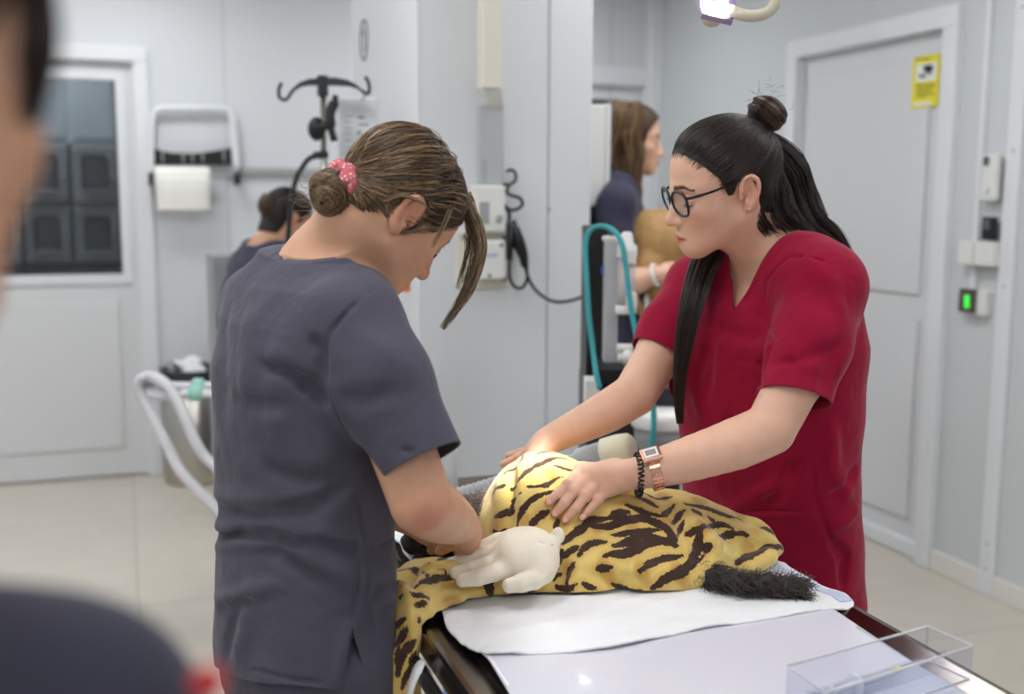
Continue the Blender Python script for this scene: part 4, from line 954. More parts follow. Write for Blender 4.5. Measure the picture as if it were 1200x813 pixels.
# ------------------------------------------------------------------ water filled latex glove lying on the blanket
mat('latex', (236, 225, 206), .45, var=.03, vscale=60, bump=.25, bscale=160, sss=.15)
G = Sdf(); zg = 1.635
def g(u, v, d=0.0): return at(u, v, zg+d)
G.ell(g(619, 645, .02), (.044, .050, .035), RB, k=.01); G.ell(g(604, 652, .01), (.030, .046, .029), RB, k=.02); G.ell(g(632, 661, .0), (.028, .034, .025), RB, k=.02)
for pts, rs_ in (([(606, 633, .04), (584, 634, .045), (564, 641, .045), (551, 648, .045)], [.018, .0130, .0105, .008]),
                 ([(592, 647, .022), (568, 651, .024), (546, 656, .026), (529, 660, .026)], [.017, .0122, .0118, .0095]),
                 ([(593, 656, .002), (572, 661, -.004), (552, 667, -.006), (534, 671, -.006)], [.017, .0120, .0115, .0095]),
                 ([(598, 665, -.014), (580, 671, -.030), (560, 677, -.034), (542, 680, -.034)], [.017, .0125, .0120, .0100]),
                 ([(634, 670, -.02), (626, 679, -.034), (611, 683, -.040), (597, 686, -.042)], [.020, .0145, .0135, .0110])):
    G.chain([g(*p) for p in pts], rs_, k=.0025, k0=.008)
G.cone(g(642, 642, .02), g(650, 638, .02), .016, .007, k=.012); G.cone(g(650, 638, .02), g(653, 630, .03), .006, .011, k=.004); G.ell(g(654, 625, .03), (.009, .007, .010), RB, k=.004)
for k in range(5): G.fold([g(628-k*4, 632+k*8, -.02), g(640, 641+k, -.01), g(648, 640, .0)], -.0016, .0028)
V, F = G.mesh(.0017); t = tag(to_mesh('rubber_glove', V, F, M['latex']), 'cream rubber glove filled plump and knotted, lying on the blanket', 'glove')

# ------------------------------------------------------------------ things on and by the table
glassy('tray_plastic', (248, 249, 252), .05, .015)
mat('syringe_white', (236, 238, 242), .3, var=.02)
zt = TZ+.052
A_, B_, C_, D_ = [onZ(u, v, zt) for u, v in ((922, 780), (1087, 734), (1141, 757), (966, 812))]
t = empty('plastic_tray', (A_+C_)/2*np.array([1, 1, 0])+np.array([0, 0, TZ]), 'clear plastic tray with a divider at the near right corner of the table', 'tray')
cen = (A_+B_+C_+D_)/4; th = .0022
def wall_(mb, p, q, z0, z1, tk=th):
    n_ = unit(np.array([-(q-p)[1], (q-p)[0], 0])); n_ = n_ if n_@(cen-p) > 0 else -n_
    mb.prism([np.array([p[0], p[1], z0]), np.array([q[0], q[1], z0]), np.array([q[0], q[1], z1]), np.array([p[0], p[1], z1])], n_*tk)
cs = [A_, B_, C_, D_]; zb0 = TZ+.003
mb = MB()
mb.prism([np.array([p[0], p[1], zb0]) for p in cs], (0, 0, .003))
for i in range(4): wall_(mb, cs[i], cs[(i+1) % 4], zb0+.003, zt)
i0, i1 = A_*.55+D_*.45, B_*.55+C_*.45
wall_(mb, i0*.985+i1*.015, i1*.985+i0*.015, zb0+.0035, zt-.018)
mb.build('shell', M['tray_plastic'], t)
mb = MB(); rp = [np.array([p[0], p[1], zt]) for p in cs]; mb.tube(rp, .0016, 6, closed=True); mb.build('rim', M['hose_white'], t)
mb = MB(); rp = [np.array([*((p*.97+cen*.03)[:2]), zb0+.006]) for p in cs]; mb.tube(rp, .0013, 6, closed=True); mb.build('base_edge', M['hose_white'], t)
a, b = onZ(972, 812, TZ+.016), onZ(1088, 772, TZ+.016); dv = unit(b-a)
t = empty('syringe', a, 'clear syringe with white plunger lying in the plastic tray', 'syringe')
MB().tube([a+dv*.045, a+dv*.047, a+dv*.112, a+dv*.116], [.0085, .0075, .0075, .003], 16).build('barrel', M['cloudy_plastic'], t)
MB().tube([a, a+dv*.003, a+dv*.0031, a+dv*.052, a+dv*.0521, a+dv*.06], [.009, .009, .004, .004, .0068, .0068], 14).build('plunger', M['syringe_white'], t)
MB().tube([a+dv*.044, a+dv*.046], [.013, .013], 14).build('flange', M['syringe_white'], t)
MB().tube([a+dv*.116, a+dv*.128, a+dv*.13], [.003, .0035, .002], 10).build('needle_hub', M['yellow_sign'], t)
# clear bottle, breathing tubes and mask at the far end
q = onZ(525, 592, TZ+.006); q = q+DEP*.05
t = empty('clear_bottle', q, 'translucent plastic bottle standing behind the bent arm', 'bottle')
zt_ = at(525, 525, 2.12)[2]-q[2]; MB().lathe([(.012, 0), (.017, .003), (.0175, zt_*.8), (.015, zt_*.93), (.008, zt_), (.004, zt_)], q, n=20).build('body', M['cloudy_plastic'], t)
zz = 2.16
def tube_on(pts, r, amp, name, m, lab, cat):
    P = [at(*p) for p in pts]
    for p in P: p[2] = max(p[2], TZ+r+.006)
    pp = smooth_path(P, 26); rr = [r+amp*math.sin(i*math.pi/2) for i in range(len(pp))]
    return tag(MB().tube(pp, rr, 12).build(name, m), lab, cat)
tube_on([(505, 585, 2.10), (540, 578, 2.12), (580, 566, 2.15), (625, 552, 2.18), (662, 541, 2.2)], .0125, .0012, 'breathing_tube', M['cloudy_plastic'], 'clear corrugated breathing tube lying behind the blanket, upper of two', 'tube')
tube_on([(500, 606, 2.02), (530, 597, 2.04), (565, 588, 2.06), (610, 578, 2.08), (650, 575, 2.1)], .0125, .0012, 'breathing_tube', M['cloudy_plastic'], 'clear corrugated breathing tube lying behind the blanket, lower of two', 'tube')
a, b = at(662, 541, 2.2), at(742, 524, 2.14); dv = unit(b-a); ln = np.linalg.norm(b-a)
t = empty('breathing_mask', a, 'cream ended clear breathing mask lying behind the blanket', 'mask')
MB().tube([a, a+dv*.02, a+dv*.03, a+dv*ln*.6], [.012, .012, .021, .025], 20).build('cone', M['cloudy_plastic'], t)
MB().tube([a+dv*ln*.56, a+dv*ln*.58, a+dv*ln*.80, a+dv*ln*.95, a+dv*ln, a+dv*(ln+.002)], [.022, .030, .032, .030, .024, .012], 24).build('rubber_cuff', M['cream_rubber'], t)
mat('blue_plastic', (40, 110, 215), .35, var=.05)
mat('red_check', (196, 52, 58), .8, var=.35, vscale=120)
q = at(557, 594, 1.99); q[2] = max(q[2], TZ+.02)
tag(MB().tube([q-LAT*.02-UP*.004, q-LAT*.016, q+LAT*.012, q+LAT*.018], [.011, .014, .014, .010], 14).build('tube_connector', M['blue_plastic']), 'bright blue tube connector beside the dark fur', 'connector')
s = Sdf(); s.ell(at(482, 615, 1.88), (.022, .03, .018), RB, k=.01); s.ell(at(474, 606, 1.89), (.022, .028, .018), RB, k=.01); s.cone(at(470, 598, 1.9), at(490, 626, 1.87), .01, .012, k=.01)
s.warp(lambda P: .002*np.sin(P[:, 0]*160+P[:, 2]*130)); V, F = s.mesh(.003)
tag(to_mesh('red_bandana', V, F, M['red_check']), 'red checked cloth by the animal\'s muzzle', 'cloth')
# white strap tied on the side rail, packet on the shelf
pts = smooth_path([(rx-.030, 1.345, TZ-.20), (rx-.028, 1.35, TZ-.12), (rx-.020, 1.355, TZ-.058), (rx-.004, 1.36, TZ-.022), (rx+.009, 1.365, TZ-.024), (rx+.0135, 1.37, TZ-.045)], 6)
mb = MB(); bm = mb.bm; prev = None
for i, p in enumerate(pts):
    hw = .011+.003*math.sin(i*.5); cur = [bm.verts.new((p[0], p[1]-hw, p[2]+.002*math.sin(i))), bm.verts.new((p[0], p[1]+hw, p[2]))]
    if prev: bm.faces.new((prev[0], prev[1], cur[1], cur[0])).smooth = True
    prev = cur
tag(solidify(mb.build('white_strap', M['tissue']), .002), 'white strap tied over the table\'s black side rail', 'strap')
q = onZ(537, 806, .40)
t = empty('packet', (q[0], q[1], .32), 'blue and yellow packet on the shelf under the table', 'packet')
MB().box((q[0]-.02, q[1]-.04, .321), (q[0]+.04, q[1]+.06, .40), .006).build('body', M['blue_plastic'], t)
MB().box((q[0]-.022, q[1]-.042, .35), (q[0]+.042, q[1]-.02, .372), .002).build('yellow_band', M['yellow_sign'], t)
# ------------------------------------------------------------------ people: shared builders
def skin_mat(name, base, lip, blush, rough=.5):
    m = bpy.data.materials.new(name); m.use_nodes = True; N, L = nodes_of(m); b = N['Principled BSDF']
    tc = N.new('ShaderNodeTexCoord'); nz = N.new('ShaderNodeTexNoise'); nz.inputs['Scale'].default_value = 45; nz.inputs['Detail'].default_value = 5; L.new(tc.outputs['Object'], nz.inputs['Vector'])
    cur = None
    def mixin(f, a, c):
        x = N.new('ShaderNodeMix'); x.data_type = 'RGBA'; L.new(f, x.inputs[0])
        if isinstance(a, tuple): x.inputs[6].default_value = (*a, 1)
        else: L.new(a, x.inputs[6])
        x.inputs[7].default_value = (*c, 1); return x.outputs[2]
    cb = srgb(base); mr = N.new('ShaderNodeMapRange'); mr.inputs[1].default_value = .3; mr.inputs[2].default_value = .7; L.new(nz.outputs['Fac'], mr.inputs[0])
    cur = mixin(mr.outputs[0], tuple(x*.95 for x in cb), tuple(min(1, x*1.04) for x in cb))
    def attrn(n): a = N.new('ShaderNodeAttribute'); a.attribute_name = n; return a.outputs['Fac']
    cur = mixin(attrn('blush'), cur, srgb(blush)); cur = mixin(attrn('lip'), cur, srgb(lip)); cur = mixin(attrn('brow'), cur, srgb((48, 34, 28)))
    L.new(cur, b.inputs['Base Color']); b.inputs['Roughness'].default_value = rough; b.inputs['Specular IOR Level'].default_value = .4
    b.inputs['Subsurface Weight'].default_value = .12; b.inputs['Subsurface Radius'].default_value = (1, .35, .2); b.inputs['Subsurface Scale'].default_value = .006
    n2 = N.new('ShaderNodeTexNoise'); n2.inputs['Scale'].default_value = 420; L.new(tc.outputs['Object'], n2.inputs['Vector'])
    bp = N.new('ShaderNodeBump'); bp.inputs['Strength'].default_value = .12; bp.inputs['Distance'].default_value = .001; L.new(n2.outputs['Fac'], bp.inputs['Height']); L.new(bp.outputs[0], b.inputs['Normal'])
    return m
def hair_mat(name, stops, rough=.38):
    m = bpy.data.materials.new(name); m.use_nodes = True; N, L = nodes_of(m); b = N['Principled BSDF']
    hi = N.new('ShaderNodeHairInfo'); cr = N.new('ShaderNodeValToRGB'); L.new(hi.outputs['Random'], cr.inputs[0])
    el = cr.color_ramp.elements
    while len(el) < len(stops): el.new(.5)
    for e, (p, c) in zip(el, stops): e.position = p; e.color = (*srgb(c), 1)
    L.new(cr.outputs[0], b.inputs['Base Color']); b.inputs['Roughness'].default_value = rough; b.inputs['Specular IOR Level'].default_value = .55
    return m
def cloth_mat(name, col, bump=.15):
    m = mat(name, col, .85, spec=.2, var=.05, vscale=14, sheen=.12)
    N, L = nodes_of(m); b = N['Principled BSDF']; tc = N.new('ShaderNodeTexCoord')
    n1 = N.new('ShaderNodeTexNoise'); n1.inputs['Scale'].default_value = 22; n1.inputs['Detail'].default_value = 2; L.new(tc.outputs['Object'], n1.inputs['Vector'])
    n2 = N.new('ShaderNodeTexNoise'); n2.inputs['Scale'].default_value = 900; L.new(tc.outputs['Object'], n2.inputs['Vector'])
    b1 = N.new('ShaderNodeBump'); b1.inputs['Strength'].default_value = bump; b1.inputs['Distance'].default_value = .02; L.new(n1.outputs['Fac'], b1.inputs['Height'])
    b2 = N.new('ShaderNodeBump'); b2.inputs['Strength'].default_value = .15; b2.inputs['Distance'].default_value = .0008; L.new(n2.outputs['Fac'], b2.inputs['Height']); L.new(b1.outputs[0], b2.inputs['Normal'])
    L.new(b2.outputs[0], b.inputs['Normal']); return m
class Head:
    """local frame: x person's right, y forward, z up; origin between the ears"""
    def __init__(s, face, pitch, roll=0.0, scale=1.0):
        f = unit(np.array([face[0], face[1], 0])); r = np.array([f[1], -f[0], 0])
        y = f*math.cos(pitch)-UP*math.sin(pitch); z = np.cross(r, y)
        if roll: r2 = r*math.cos(roll)+z*math.sin(roll); z = np.cross(r2, y); r = r2
        s.R = np.stack([r, y, z], 1); s.O = np.zeros(3); s.s = scale
    def W(s, p): return s.O+s.R@(np.asarray(p, float)*s.s)
    def Wn(s, P): return s.O+(np.asarray(P, float)*s.s)@s.R.T
    def L(s, P): return ((np.asarray(P, float)-s.O)@s.R)/s.s
    def place(s, local, world): s.O = np.asarray(world, float)-s.R@(np.asarray(local, float)*s.s)
    def el(s, S, c, r, k, op='u', rot=None):
        R = s.R if rot is None else s.R@rot; S.ell(s.W(c), np.asarray(r)*s.s, R, k, op)
    def co(s, S, a, b, ra, rb, k, op='u'): S.cone(s.W(a), s.W(b), ra*s.s, rb*s.s, k, op)
def rotx(a): c, s_ = math.cos(a), math.sin(a); return np.array([[1, 0, 0], [0, c, -s_], [0, s_, c]])
def rotz(a): c, s_ = math.cos(a), math.sin(a); return np.array([[c, -s_, 0], [s_, c, 0], [0, 0, 1]])
def head_sdf(S, h, lids=True, ears=(1, -1)):
    h.el(S, (0, -.010, .042), (.073, .092, .082), .02); h.el(S, (0, .028, .040), (.063, .062, .064), .03)
    h.el(S, (0, .036, -.022), (.054, .055, .072), .03); h.el(S, (0, .060, -.052), (.033, .034, .036), .03)
    for x in (1, -1):
        h.el(S, (.043*x, .047, -.022), (.020, .026, .020), .03); h.co(S, (.050*x, .006, -.046), (.016*x, .068, -.084), .017, .015, .03)
        h.co(S, (.010*x, .086, .021), (.046*x, .068, .022), .007, .008, .018)
    h.el(S, (0, .074, -.087), (.017, .015, .015), .025)
    for x in (1, -1): h.el(S, (.032*x, .094, .004), (.019, .013, .011), .014, 's')
    h.co(S, (0, .087, .012), (0, .107, -.026), .0070, .0078, .016); h.el(S, (0, .1085, -.033), (.0100, .0110, .0095), .008)
    for x in (1, -1): h.el(S, (.0115*x, .098, -.036), (.0075, .010, .0072), .006)
    for x in (1, -1): h.el(S, (.0058*x, .102, -.0425), (.0036, .0055, .0035), .003, 's')
    if lids:
        for x in (1, -1):
            h.el(S, (.0315*x, .0735, .003), (.0145, .0150, .0135), .005)
            h.co(S, (.019*x, .0865, -.0045), (.0455*x, .079, -.005), .0012, .0012, .0035, 's')
    lipu = [(-.023, .083, -.067), (-.010, .0945, -.0625), (0, .0965, -.0632), (.010, .0945, -.0625), (.023, .083, -.067)]
    lipl = [(-.021, .083, -.069), (-.009, .0925, -.0725), (0, .094, -.073), (.009, .0925, -.0725), (.021, .083, -.069)]
    for a in range(4):
        h.co(S, lipu[a], lipu[a+1], (.002, .0050, .0050, .0050, .002)[a], (.002, .0050, .0050, .0050, .002)[a+1], .005)
        h.co(S, lipl[a], lipl[a+1], (.002, .0056, .0062, .0056, .002)[a], (.002, .0056, .0062, .0056, .002)[a+1], .005)
    mo = [(-.025, .086, -.0675), (-.010, .0975, -.0672), (.010, .0975, -.0672), (.025, .086, -.0675)]
    for a in range(3): h.co(S, mo[a], mo[a+1], .0014, .0014, .002, 's')
    for x in ears:
        rt = rotz(-.35*x)@rotx(-.18)
        h.el(S, (.0745*x, -.014, .000), (.0075, .0165, .029), .006, rot=rt); h.el(S, (.0815*x, -.010, .001), (.0055, .0105, .019), .004, 's', rot=rt)
        rim = [(.071, .000, -.004), (.075, .002, .012), (.078, -.004, .025), (.080, -.016, .029), (.082, -.027, .021), (.080, -.029, .006), (.077, -.024, -.010), (.074, -.014, -.022), (.073, -.008, -.027)]
        rim = smooth_path([(q[0]*x, q[1], q[2]) for q in rim], 2)
        for a, b in zip(rim[:-1], rim[1:]): h.co(S, a, b, .0034, .0034, .003)
        h.el(S, (.0735*x, -.009, -.0255), (.0045, .0065, .0075), .005); h.el(S, (.0745*x, .003, -.004), (.003, .004, .006), .004)
        h.el(S, (.079*x, -.004, -.005), (.006, .006, .008), .004, 's')
def skin_attrs(V, h, warm=()):
    P = h.L(V); n = len(V); lip = np.zeros(n); blush = np.zeros(n); brow = np.zeros(n)
    X = np.abs(P[:, 0]); near = (np.abs(P) < .16).all(1)
    dl = np.sqrt((X/.022)**2+((P[:, 2]+.0678)/(.0085*(1-.6*np.clip(X/.024, 0, 1))))**2); lip = np.where(near & (P[:, 1] > .07), np.clip((1.12-dl)/.25, 0, 1), 0)
    for c, r, a in (((.040, .065, -.03), .026, .28), ((0, .108, -.034), .014, .35), ((.079, -.014, 0), .032, .45), ((.03, .07, .004), .016, .12)):
        d = np.sqrt((X-c[0])**2+(P[:, 1]-c[1])**2+(P[:, 2]-c[2])**2); blush = np.maximum(blush, a*np.exp(-(d/r)**2)*near)
    zb = .0235+.004*np.clip(X/.03, 0, 1)-.006*np.clip((X-.036)/.012, 0, 1); wb = .0056*(1-.55*np.clip((X-.015)/.033, 0, 1))
    brow = np.where(near & (P[:, 1] > .05) & (X > .011) & (X < .054), np.clip((1-np.abs(P[:, 2]-zb)/wb)*2, 0, 1), 0)*.95
    for c, r, a in warm:
        d = np.linalg.norm(V-np.asarray(c), axis=1); blush = np.maximum(blush, a*np.exp(-(d/r)**2))
    return {'lip': lip, 'blush': blush, 'brow': brow}
HAIRLINE = [(.093, .091), (.080, .084), (.066, .070), (.050, .052), (.036, .034), (.028, .016), (.0235, .000), (.017, .004), (.013, .024), (.001, .036), (-.018, .037), (-.031, .026), (-.034, .006), (-.032, -.022), (-.040, -.044), (-.07, -.052), (-.25, -.052), (-.25, .25), (.14, .25), (.14, .091)]
def scalp(off=.0, k=.02):
    S = Sdf(); h = Head((0, 1), 0); h.el(S, (0, -.010, .042), (.073+off, .092+off, .082+off), k); h.el(S, (0, .028, .040), (.063+off, .062+off, .064+off), .03)
    h.el(S, (0, .036, -.022), (.054+off, .055+off, .072+off), .03)
    h.co(S, (0, -.03, -.02), (0, -.045, -.10), .052+off, .05+off, .03)
    return S
def project(S, P, off):
    P = P.copy(); e = .001
    for _ in range(5):
        d = S.ev(P)-off; g = np.stack([S.ev(P+np.eye(3)[a]*e)-S.ev(P-np.eye(3)[a]*e) for a in range(3)], 1)/(2*e)
        P = P-(d/np.maximum((g*g).sum(1), .2))[:, None]*g
    return P
def pulled_hair(name, h, target, n, radius, m, parent, lift=(.003, .011), hairline=HAIRLINE, cap_mat=None, keep=None, npts=13, clump=.35):
    """hair combed back over the scalp from the hairline to a gathering point (local)"""
    S = scalp(); V, F = S.mesh(.003); hl = np.array(hairline)
    yz = lambda P: np.stack([P[:, 1], P[:, 2], P[:, 0]], 1)
    def region(P):
        d = inpoly_sd(yz(P), hl); return d if keep is None else np.maximum(d, keep(P))
    ins = region(V) < 0; R0 = V[ins]
    edge = V[(np.abs(region(V)+.003) < .004)]
    i1 = RNG.integers(0, len(R0), int(n*.6)); i2 = RNG.integers(0, len(edge), n-len(i1))
    roots = np.concatenate([R0[i1], edge[i2]])+RNG.normal(size=(n, 3))*.002
    t = np.linspace(0, 1, npts)[None, :, None]; tg = np.asarray(target)+RNG.normal(size=(n, 3))*.007
    P = roots[:, None]*(1-t)+tg[:, None]*t
    layer = RNG.random(n); off = lift[0]+(lift[1]-lift[0])*layer
    prof = np.clip(np.linspace(0, 1, npts)*5, .12, 1)
    offs = (off[:, None]*prof[None, :]).ravel()
    Q = project(S, P.reshape(-1, 3), offs).reshape(n, npts, 3)
    Q = Q.reshape(-1, 3); sy, sz = (Q[:, 1]+.012)/.026, (Q[:, 2]-.002)/.035; rr_ = np.sqrt(sy**2+sz**2)+1e-6; k_ = np.where((rr_ < 1) & (np.abs(Q[:, 0]) > .04), 1/rr_, 1)
    k_ = np.minimum(k_, 6); Q[:, 1] = -.012+(Q[:, 1]+.012)*k_; Q[:, 2] = .002+(Q[:, 2]-.002)*k_; Q = Q.reshape(n, npts, 3)
    ph = np.floor(layer*17); Q = Q+np.stack([np.sin(ph*3.1)[:, None]*np.sin(np.linspace(0, 3, npts))[None]*.0012]*3, -1)
    sd_ = region(Q.reshape(-1, 3)).reshape(n, npts); earz = (np.hypot((Q[..., 1]+.012)/.036, (Q[..., 2]-.002)/.045) < 1)
    bad = (np.where(earz, -1, sd_)[:, 2:] > .006).any(1) | (np.linalg.norm(np.diff(Q, axis=1), axis=2) > .035).any(1); Q = Q[~bad]
    st = [h.Wn(q) for q in Q]
    o = hair_object(name, st, radius, m, parent)
    if cap_mat is not None:
        V2, F2 = S.mesh(.004); V2 = V2+0; Sx = scalp(.0022); V2, F2 = Sx.mesh(.0035); V2, F2 = clip(V2, F2, region); to_mesh('hair_cap', h.Wn(V2), F2, cap_mat, parent)
    return o
def bun(name, h, c, r, axis, n, radius, m, parent, flat=1.0, core=None, turns=1.3):
    """coiled bun: strands wound round an ellipsoid about axis (local)"""
    ax = unit(axis); e1 = unit(np.cross(ax, (1, .2, .1))); e2 = np.cross(ax, e1); st = []; c = np.asarray(c)
    for _ in range(n):
        hh = RNG.uniform(-.88, 1.0)*.999; rr = math.sqrt(1-hh*hh)*(.90+.12*RNG.random()); a0 = RNG.random()*6.28; tl = RNG.normal()*.28; tl2 = RNG.normal()*.2; k = 18; P = []
        lump = 1+.07*math.sin(3*hh*3+1)
        for i in range(k):
            a = a0+i/(k-1)*6.28*turns*.75; z = hh+tl*math.sin(a)+tl2*math.cos(a)+.1*math.sin(2*a+1); z = max(-.99, min(.99, z)); q = math.sqrt(max(.004, 1-z*z))*(.93+.07*math.sin(2*a+hh*4))*lump
            q *= .94+.06*math.sin(z*11+a*.7)
            P.append(c+(e1*math.cos(a)+e2*math.sin(a))*q*r+ax*z*r*flat)
        st.append(h.Wn(np.array(P)))
    o = hair_object(name, st, radius, m, parent)
    if core is not None:
        S = Sdf(); R = np.stack([e1, e2, ax], 1); S.ell(c, (r*.95, r*.95, r*.93*flat), R); V, F = S.mesh(.004); to_mesh('bun_core', h.Wn(V), F, core, parent)
    return o
def lock(pts, width, n, wav=.002, spread=None, thick=.3, npts=22, taper=.6):
    """a lock of loose hair along a path of world points; width per point"""
    P = np.array(smooth_path(pts, 8)); w_ = np.interp(np.linspace(0, 1, len(P)), np.linspace(0, 1, len(width)), width)
    T = np.gradient(P, axis=0); T /= np.linalg.norm(T, axis=1)[:, None]
    view = unit(P.mean(0)-CO); sd = np.cross(T, view); sd /= np.linalg.norm(sd, axis=1)[:, None]; nn = np.cross(sd, T); out = []
    for _ in range(n):
        a, b = RNG.uniform(-1, 1), RNG.normal()*thick; ph = RNG.random()*6.28; end = 1-taper*RNG.random()**2*.6; t = np.linspace(0, 1, len(P))
        q = P+sd*(a*w_)[:, None]+nn*(b*w_)[:, None]+sd*(wav*np.sin(t*7+ph))[:, None]
        k = max(4, int(len(P)*end)); out.append(q[:k])
    return out
def hand(S, wrist, fingers, thumb, rw=.026, rs=(.0095, .0085, .0078, .0066), nrm=None, back=None):
    """palm plus five separate fingers; fingers: four chains MCP, PIP, DIP, tip in world points"""
    mc = [f[0] for f in fingers]
    for i, f in enumerate(fingers):
        st = wrist*.75+f[0]*.25; S.cone(st, f[0], .0155, .0122, .016)
    for a, b in zip(mc[:-1], mc[1:]): S.cone(a, b, .0105, .0105, .014); S.cone(wrist*.45+a*.55, wrist*.45+b*.55, .013, .013, .014)
    for i, f in enumerate(fingers):
        sc_ = (1, 1.03, 1, .88)[i]; S.chain(f, [rs[0]*1.05*sc_, rs[1]*sc_, rs[2]*sc_, rs[3]*sc_], k=.0022, k0=.006)
        S.ell(f[1], (.0092*sc_,)*3, None, .004)
    S.chain(thumb, [.0165, .0115, .0105, .0085][:len(thumb)], k=.004, k0=.016)
def nails(fingers, view, parent, m):
    for f in fingers:
        d = unit(f[-1]-f[-2]); n_ = unit(view-d*(view@d)); c = f[-1]+n_*.0049+d*.0015; R = Matrix(np.stack([np.cross(d, n_), d, n_], 1).tolist())
        MB().sphere(c, .0048, .95, 1.25, .42, 14, R).build('fingernail', m, parent)
def eyes(h, parent, look=-.3, op=.0026):
    """eyeballs showing through the lid gap"""
    for x in (1, -1):
        e = MB().sphere(h.W((.0315*x, .0748, -.0005)), .0128*h.s, n=20).build('eyeball', M['eye_white'], parent)
        d = unit(h.R@np.array([0, math.cos(look), math.sin(look)])); MB().lathe([(.0058, .0), (.0054, .0014), (.003, .002)], h.W((.0315*x, .0748, -.0005))+d*.0118*h.s, tuple(d), 18).build('iris', M['iris_brown'], e)
def lashes(h, parent, x):
    pts = [h.W(q) for q in ((.0195*x, .0868, -.0052), (.026*x, .0885, -.0068), (.033*x, .0880, -.0070), (.040*x, .0845, -.0060), (.0445*x, .0815, -.0048))]
    return MB().tube(smooth_path(pts, 4), [.0008]*6+[.0013]*6+[.001]*5, 6).build('eyelashes', M['lash'], parent)
mat('eye_white', (232, 226, 220), .2, var=.02); mat('iris_brown', (66, 42, 28), .15, var=.2, vscale=400); mat('lash', (28, 20, 18), .7); mat('nail_pink', (232, 176, 164), .3, var=.03)
def mid(h, u, v):
    """point of the head's middle plane seen at a pixel, in local coordinates"""
    r = ray(u, v); n_ = h.R[:, 0]; z = ((h.O-CO)@n_)/(r@n_); return h.L(CO+r*z)
def rows_world(rows, yaw):
    out = []
    for (u, v, z, a, b) in rows:
        p = at(u, v, z); out.append((p[2], p[0], p[1], a, b, yaw))
    return out
def yaw_of(f): r = np.array([f[1], -f[0]]); return math.atan2(r[1], r[0])
def legs(hip, f, name_parent, cloth, shoe, hipw=.085, h0=.92, sole=(38, 38, 40)):
    """trousers from the waist to the floor, and two shoes"""
    f = unit(np.array([f[0], f[1], 0])); r = np.array([f[1], -f[0], 0]); S = Sdf(); R = np.stack([r, f, UP], 1)
    c = np.array([hip[0], hip[1], 0]); S.ell(c+UP*(h0-.02), (.165, .118, .13), R, .04)
    for x in (1, -1):
        a = c+r*hipw*x+UP*(h0-.08); kn = c+r*(hipw+.005)*x+f*.015+UP*.48; an = c+r*(hipw+.01)*x+UP*.05
        S.cone(a, kn, .088, .066, .04); S.cone(kn, an, .066, .06, .03)
    S.warp(lambda P: .004*np.sin(P[:, 2]*34+P[:, 0]*25)*np.sin(P[:, 0]*30+P[:, 1]*27))
    V, F = S.mesh(.008); V, F = clip(V, F, lambda P: np.maximum(.035-P[:, 2], P[:, 2]-h0-.06)); solidify(to_mesh('scrub_trousers', V, F, cloth, name_parent), .002)
    for x in (1, -1):
        T = Sdf(); an = c+r*(hipw+.01)*x
        T.ell(an+f*.03+UP*.035, (.042, .085, .032), R, .02); T.ell(an+f*.09+UP*.03, (.044, .06, .027), R, .02); T.ell(an-f*.02+UP*.05, (.036, .045, .04), R, .02)
        V, F = T.mesh(.005); V[:, 2] = np.maximum(V[:, 2], .003); to_mesh('shoe', V, F, shoe, name_parent)
# ------------------------------------------------------------------ colleague in crimson scrubs (right of the table)
cloth_mat('crimson_cloth', (146, 12, 50), .25); cloth_mat('grey_cloth', (80, 78, 91), .3); cloth_mat('grey_cloth_dark', (72, 70, 82), .3)
SKR = skin_mat('skin_fair', (224, 178, 152), (190, 104, 96), (214, 132, 112), .45)
SKL = skin_mat('skin_tan', (206, 158, 128), (186, 104, 92), (204, 120, 98), .48)
HD = hair_mat('hair_dark_brown', [(0, (26, 19, 18)), (.6, (38, 27, 25)), (.9, (58, 40, 34)), (1, (74, 52, 42))])
HB = hair_mat('hair_highlighted', [(0, (52, 38, 28)), (.4, (84, 62, 44)), (.72, (126, 97, 66)), (1, (186, 154, 112))])
HBUN = hair_mat('hair_bun_brown', [(0, (40, 27, 22)), (.5, (64, 42, 32)), (1, (104, 72, 52))])
HLD = hair_mat('hair_highlighted_light', [(0, (70, 52, 36)), (.5, (112, 88, 62)), (1, (176, 148, 110))])
mat('cap_dark', (26, 19, 18), .6, var=.2, vscale=60); mat('cap_brown', (58, 43, 32), .6, var=.25, vscale=60)
mat('white_shoe', (220, 220, 220), .5, var=.02)

fR = unit(-math.cos(math.radians(40))*LAT-math.sin(math.radians(40))*DEP); rR = np.array([fR[1], -fR[0], 0]); yR = yaw_of(fR)
hipR = at(905, 690, 2.12)
PR = empty('person', (hipR[0], hipR[1], 0), 'person in crimson scrubs and black glasses with both hands on the blanket', 'person')
hR = Head(-math.cos(math.radians(11))*LAT-math.sin(math.radians(11))*DEP, math.radians(13), math.radians(7), .96)
hR.place((-.076, -.012, 0), at(878, 226, 1.815))
S = Sdf(); head_sdf(S, hR)
neck = at(912, 300, 1.955)
S.cone(hR.W((0, -.022, -.03)), neck, .052, .058, .03); S.cone(hR.W((0, -.002, -.065)), neck+fR*.02, .036, .048, .03)
rowsR = [(905, 735, 2.13, .18, .115), (905, 690, 2.12, .185, .118), (903, 640, 2.095, .182, .118), (900, 545, 2.03, .172, .12), (900, 470, 2.0, .178, .125), (902, 400, 1.975, .182, .122), (905, 355, 1.96, .168, .10), (908, 320, 1.955, .125, .075), (910, 296, 1.95, .075, .055)]
S.loft([(z, x, y, a-.016, b-.016, w_) for z, x, y, a, b, w_ in rows_world(rowsR, yR)], .03)
shL, shR = at(966, 335, 1.815), at(822, 338, 2.085)
elL, wrL = at(902, 503, 1.745), at(752, 553, 1.735)
elR, wrR = at(744, 462, 1.985), at(646, 514, 1.925)
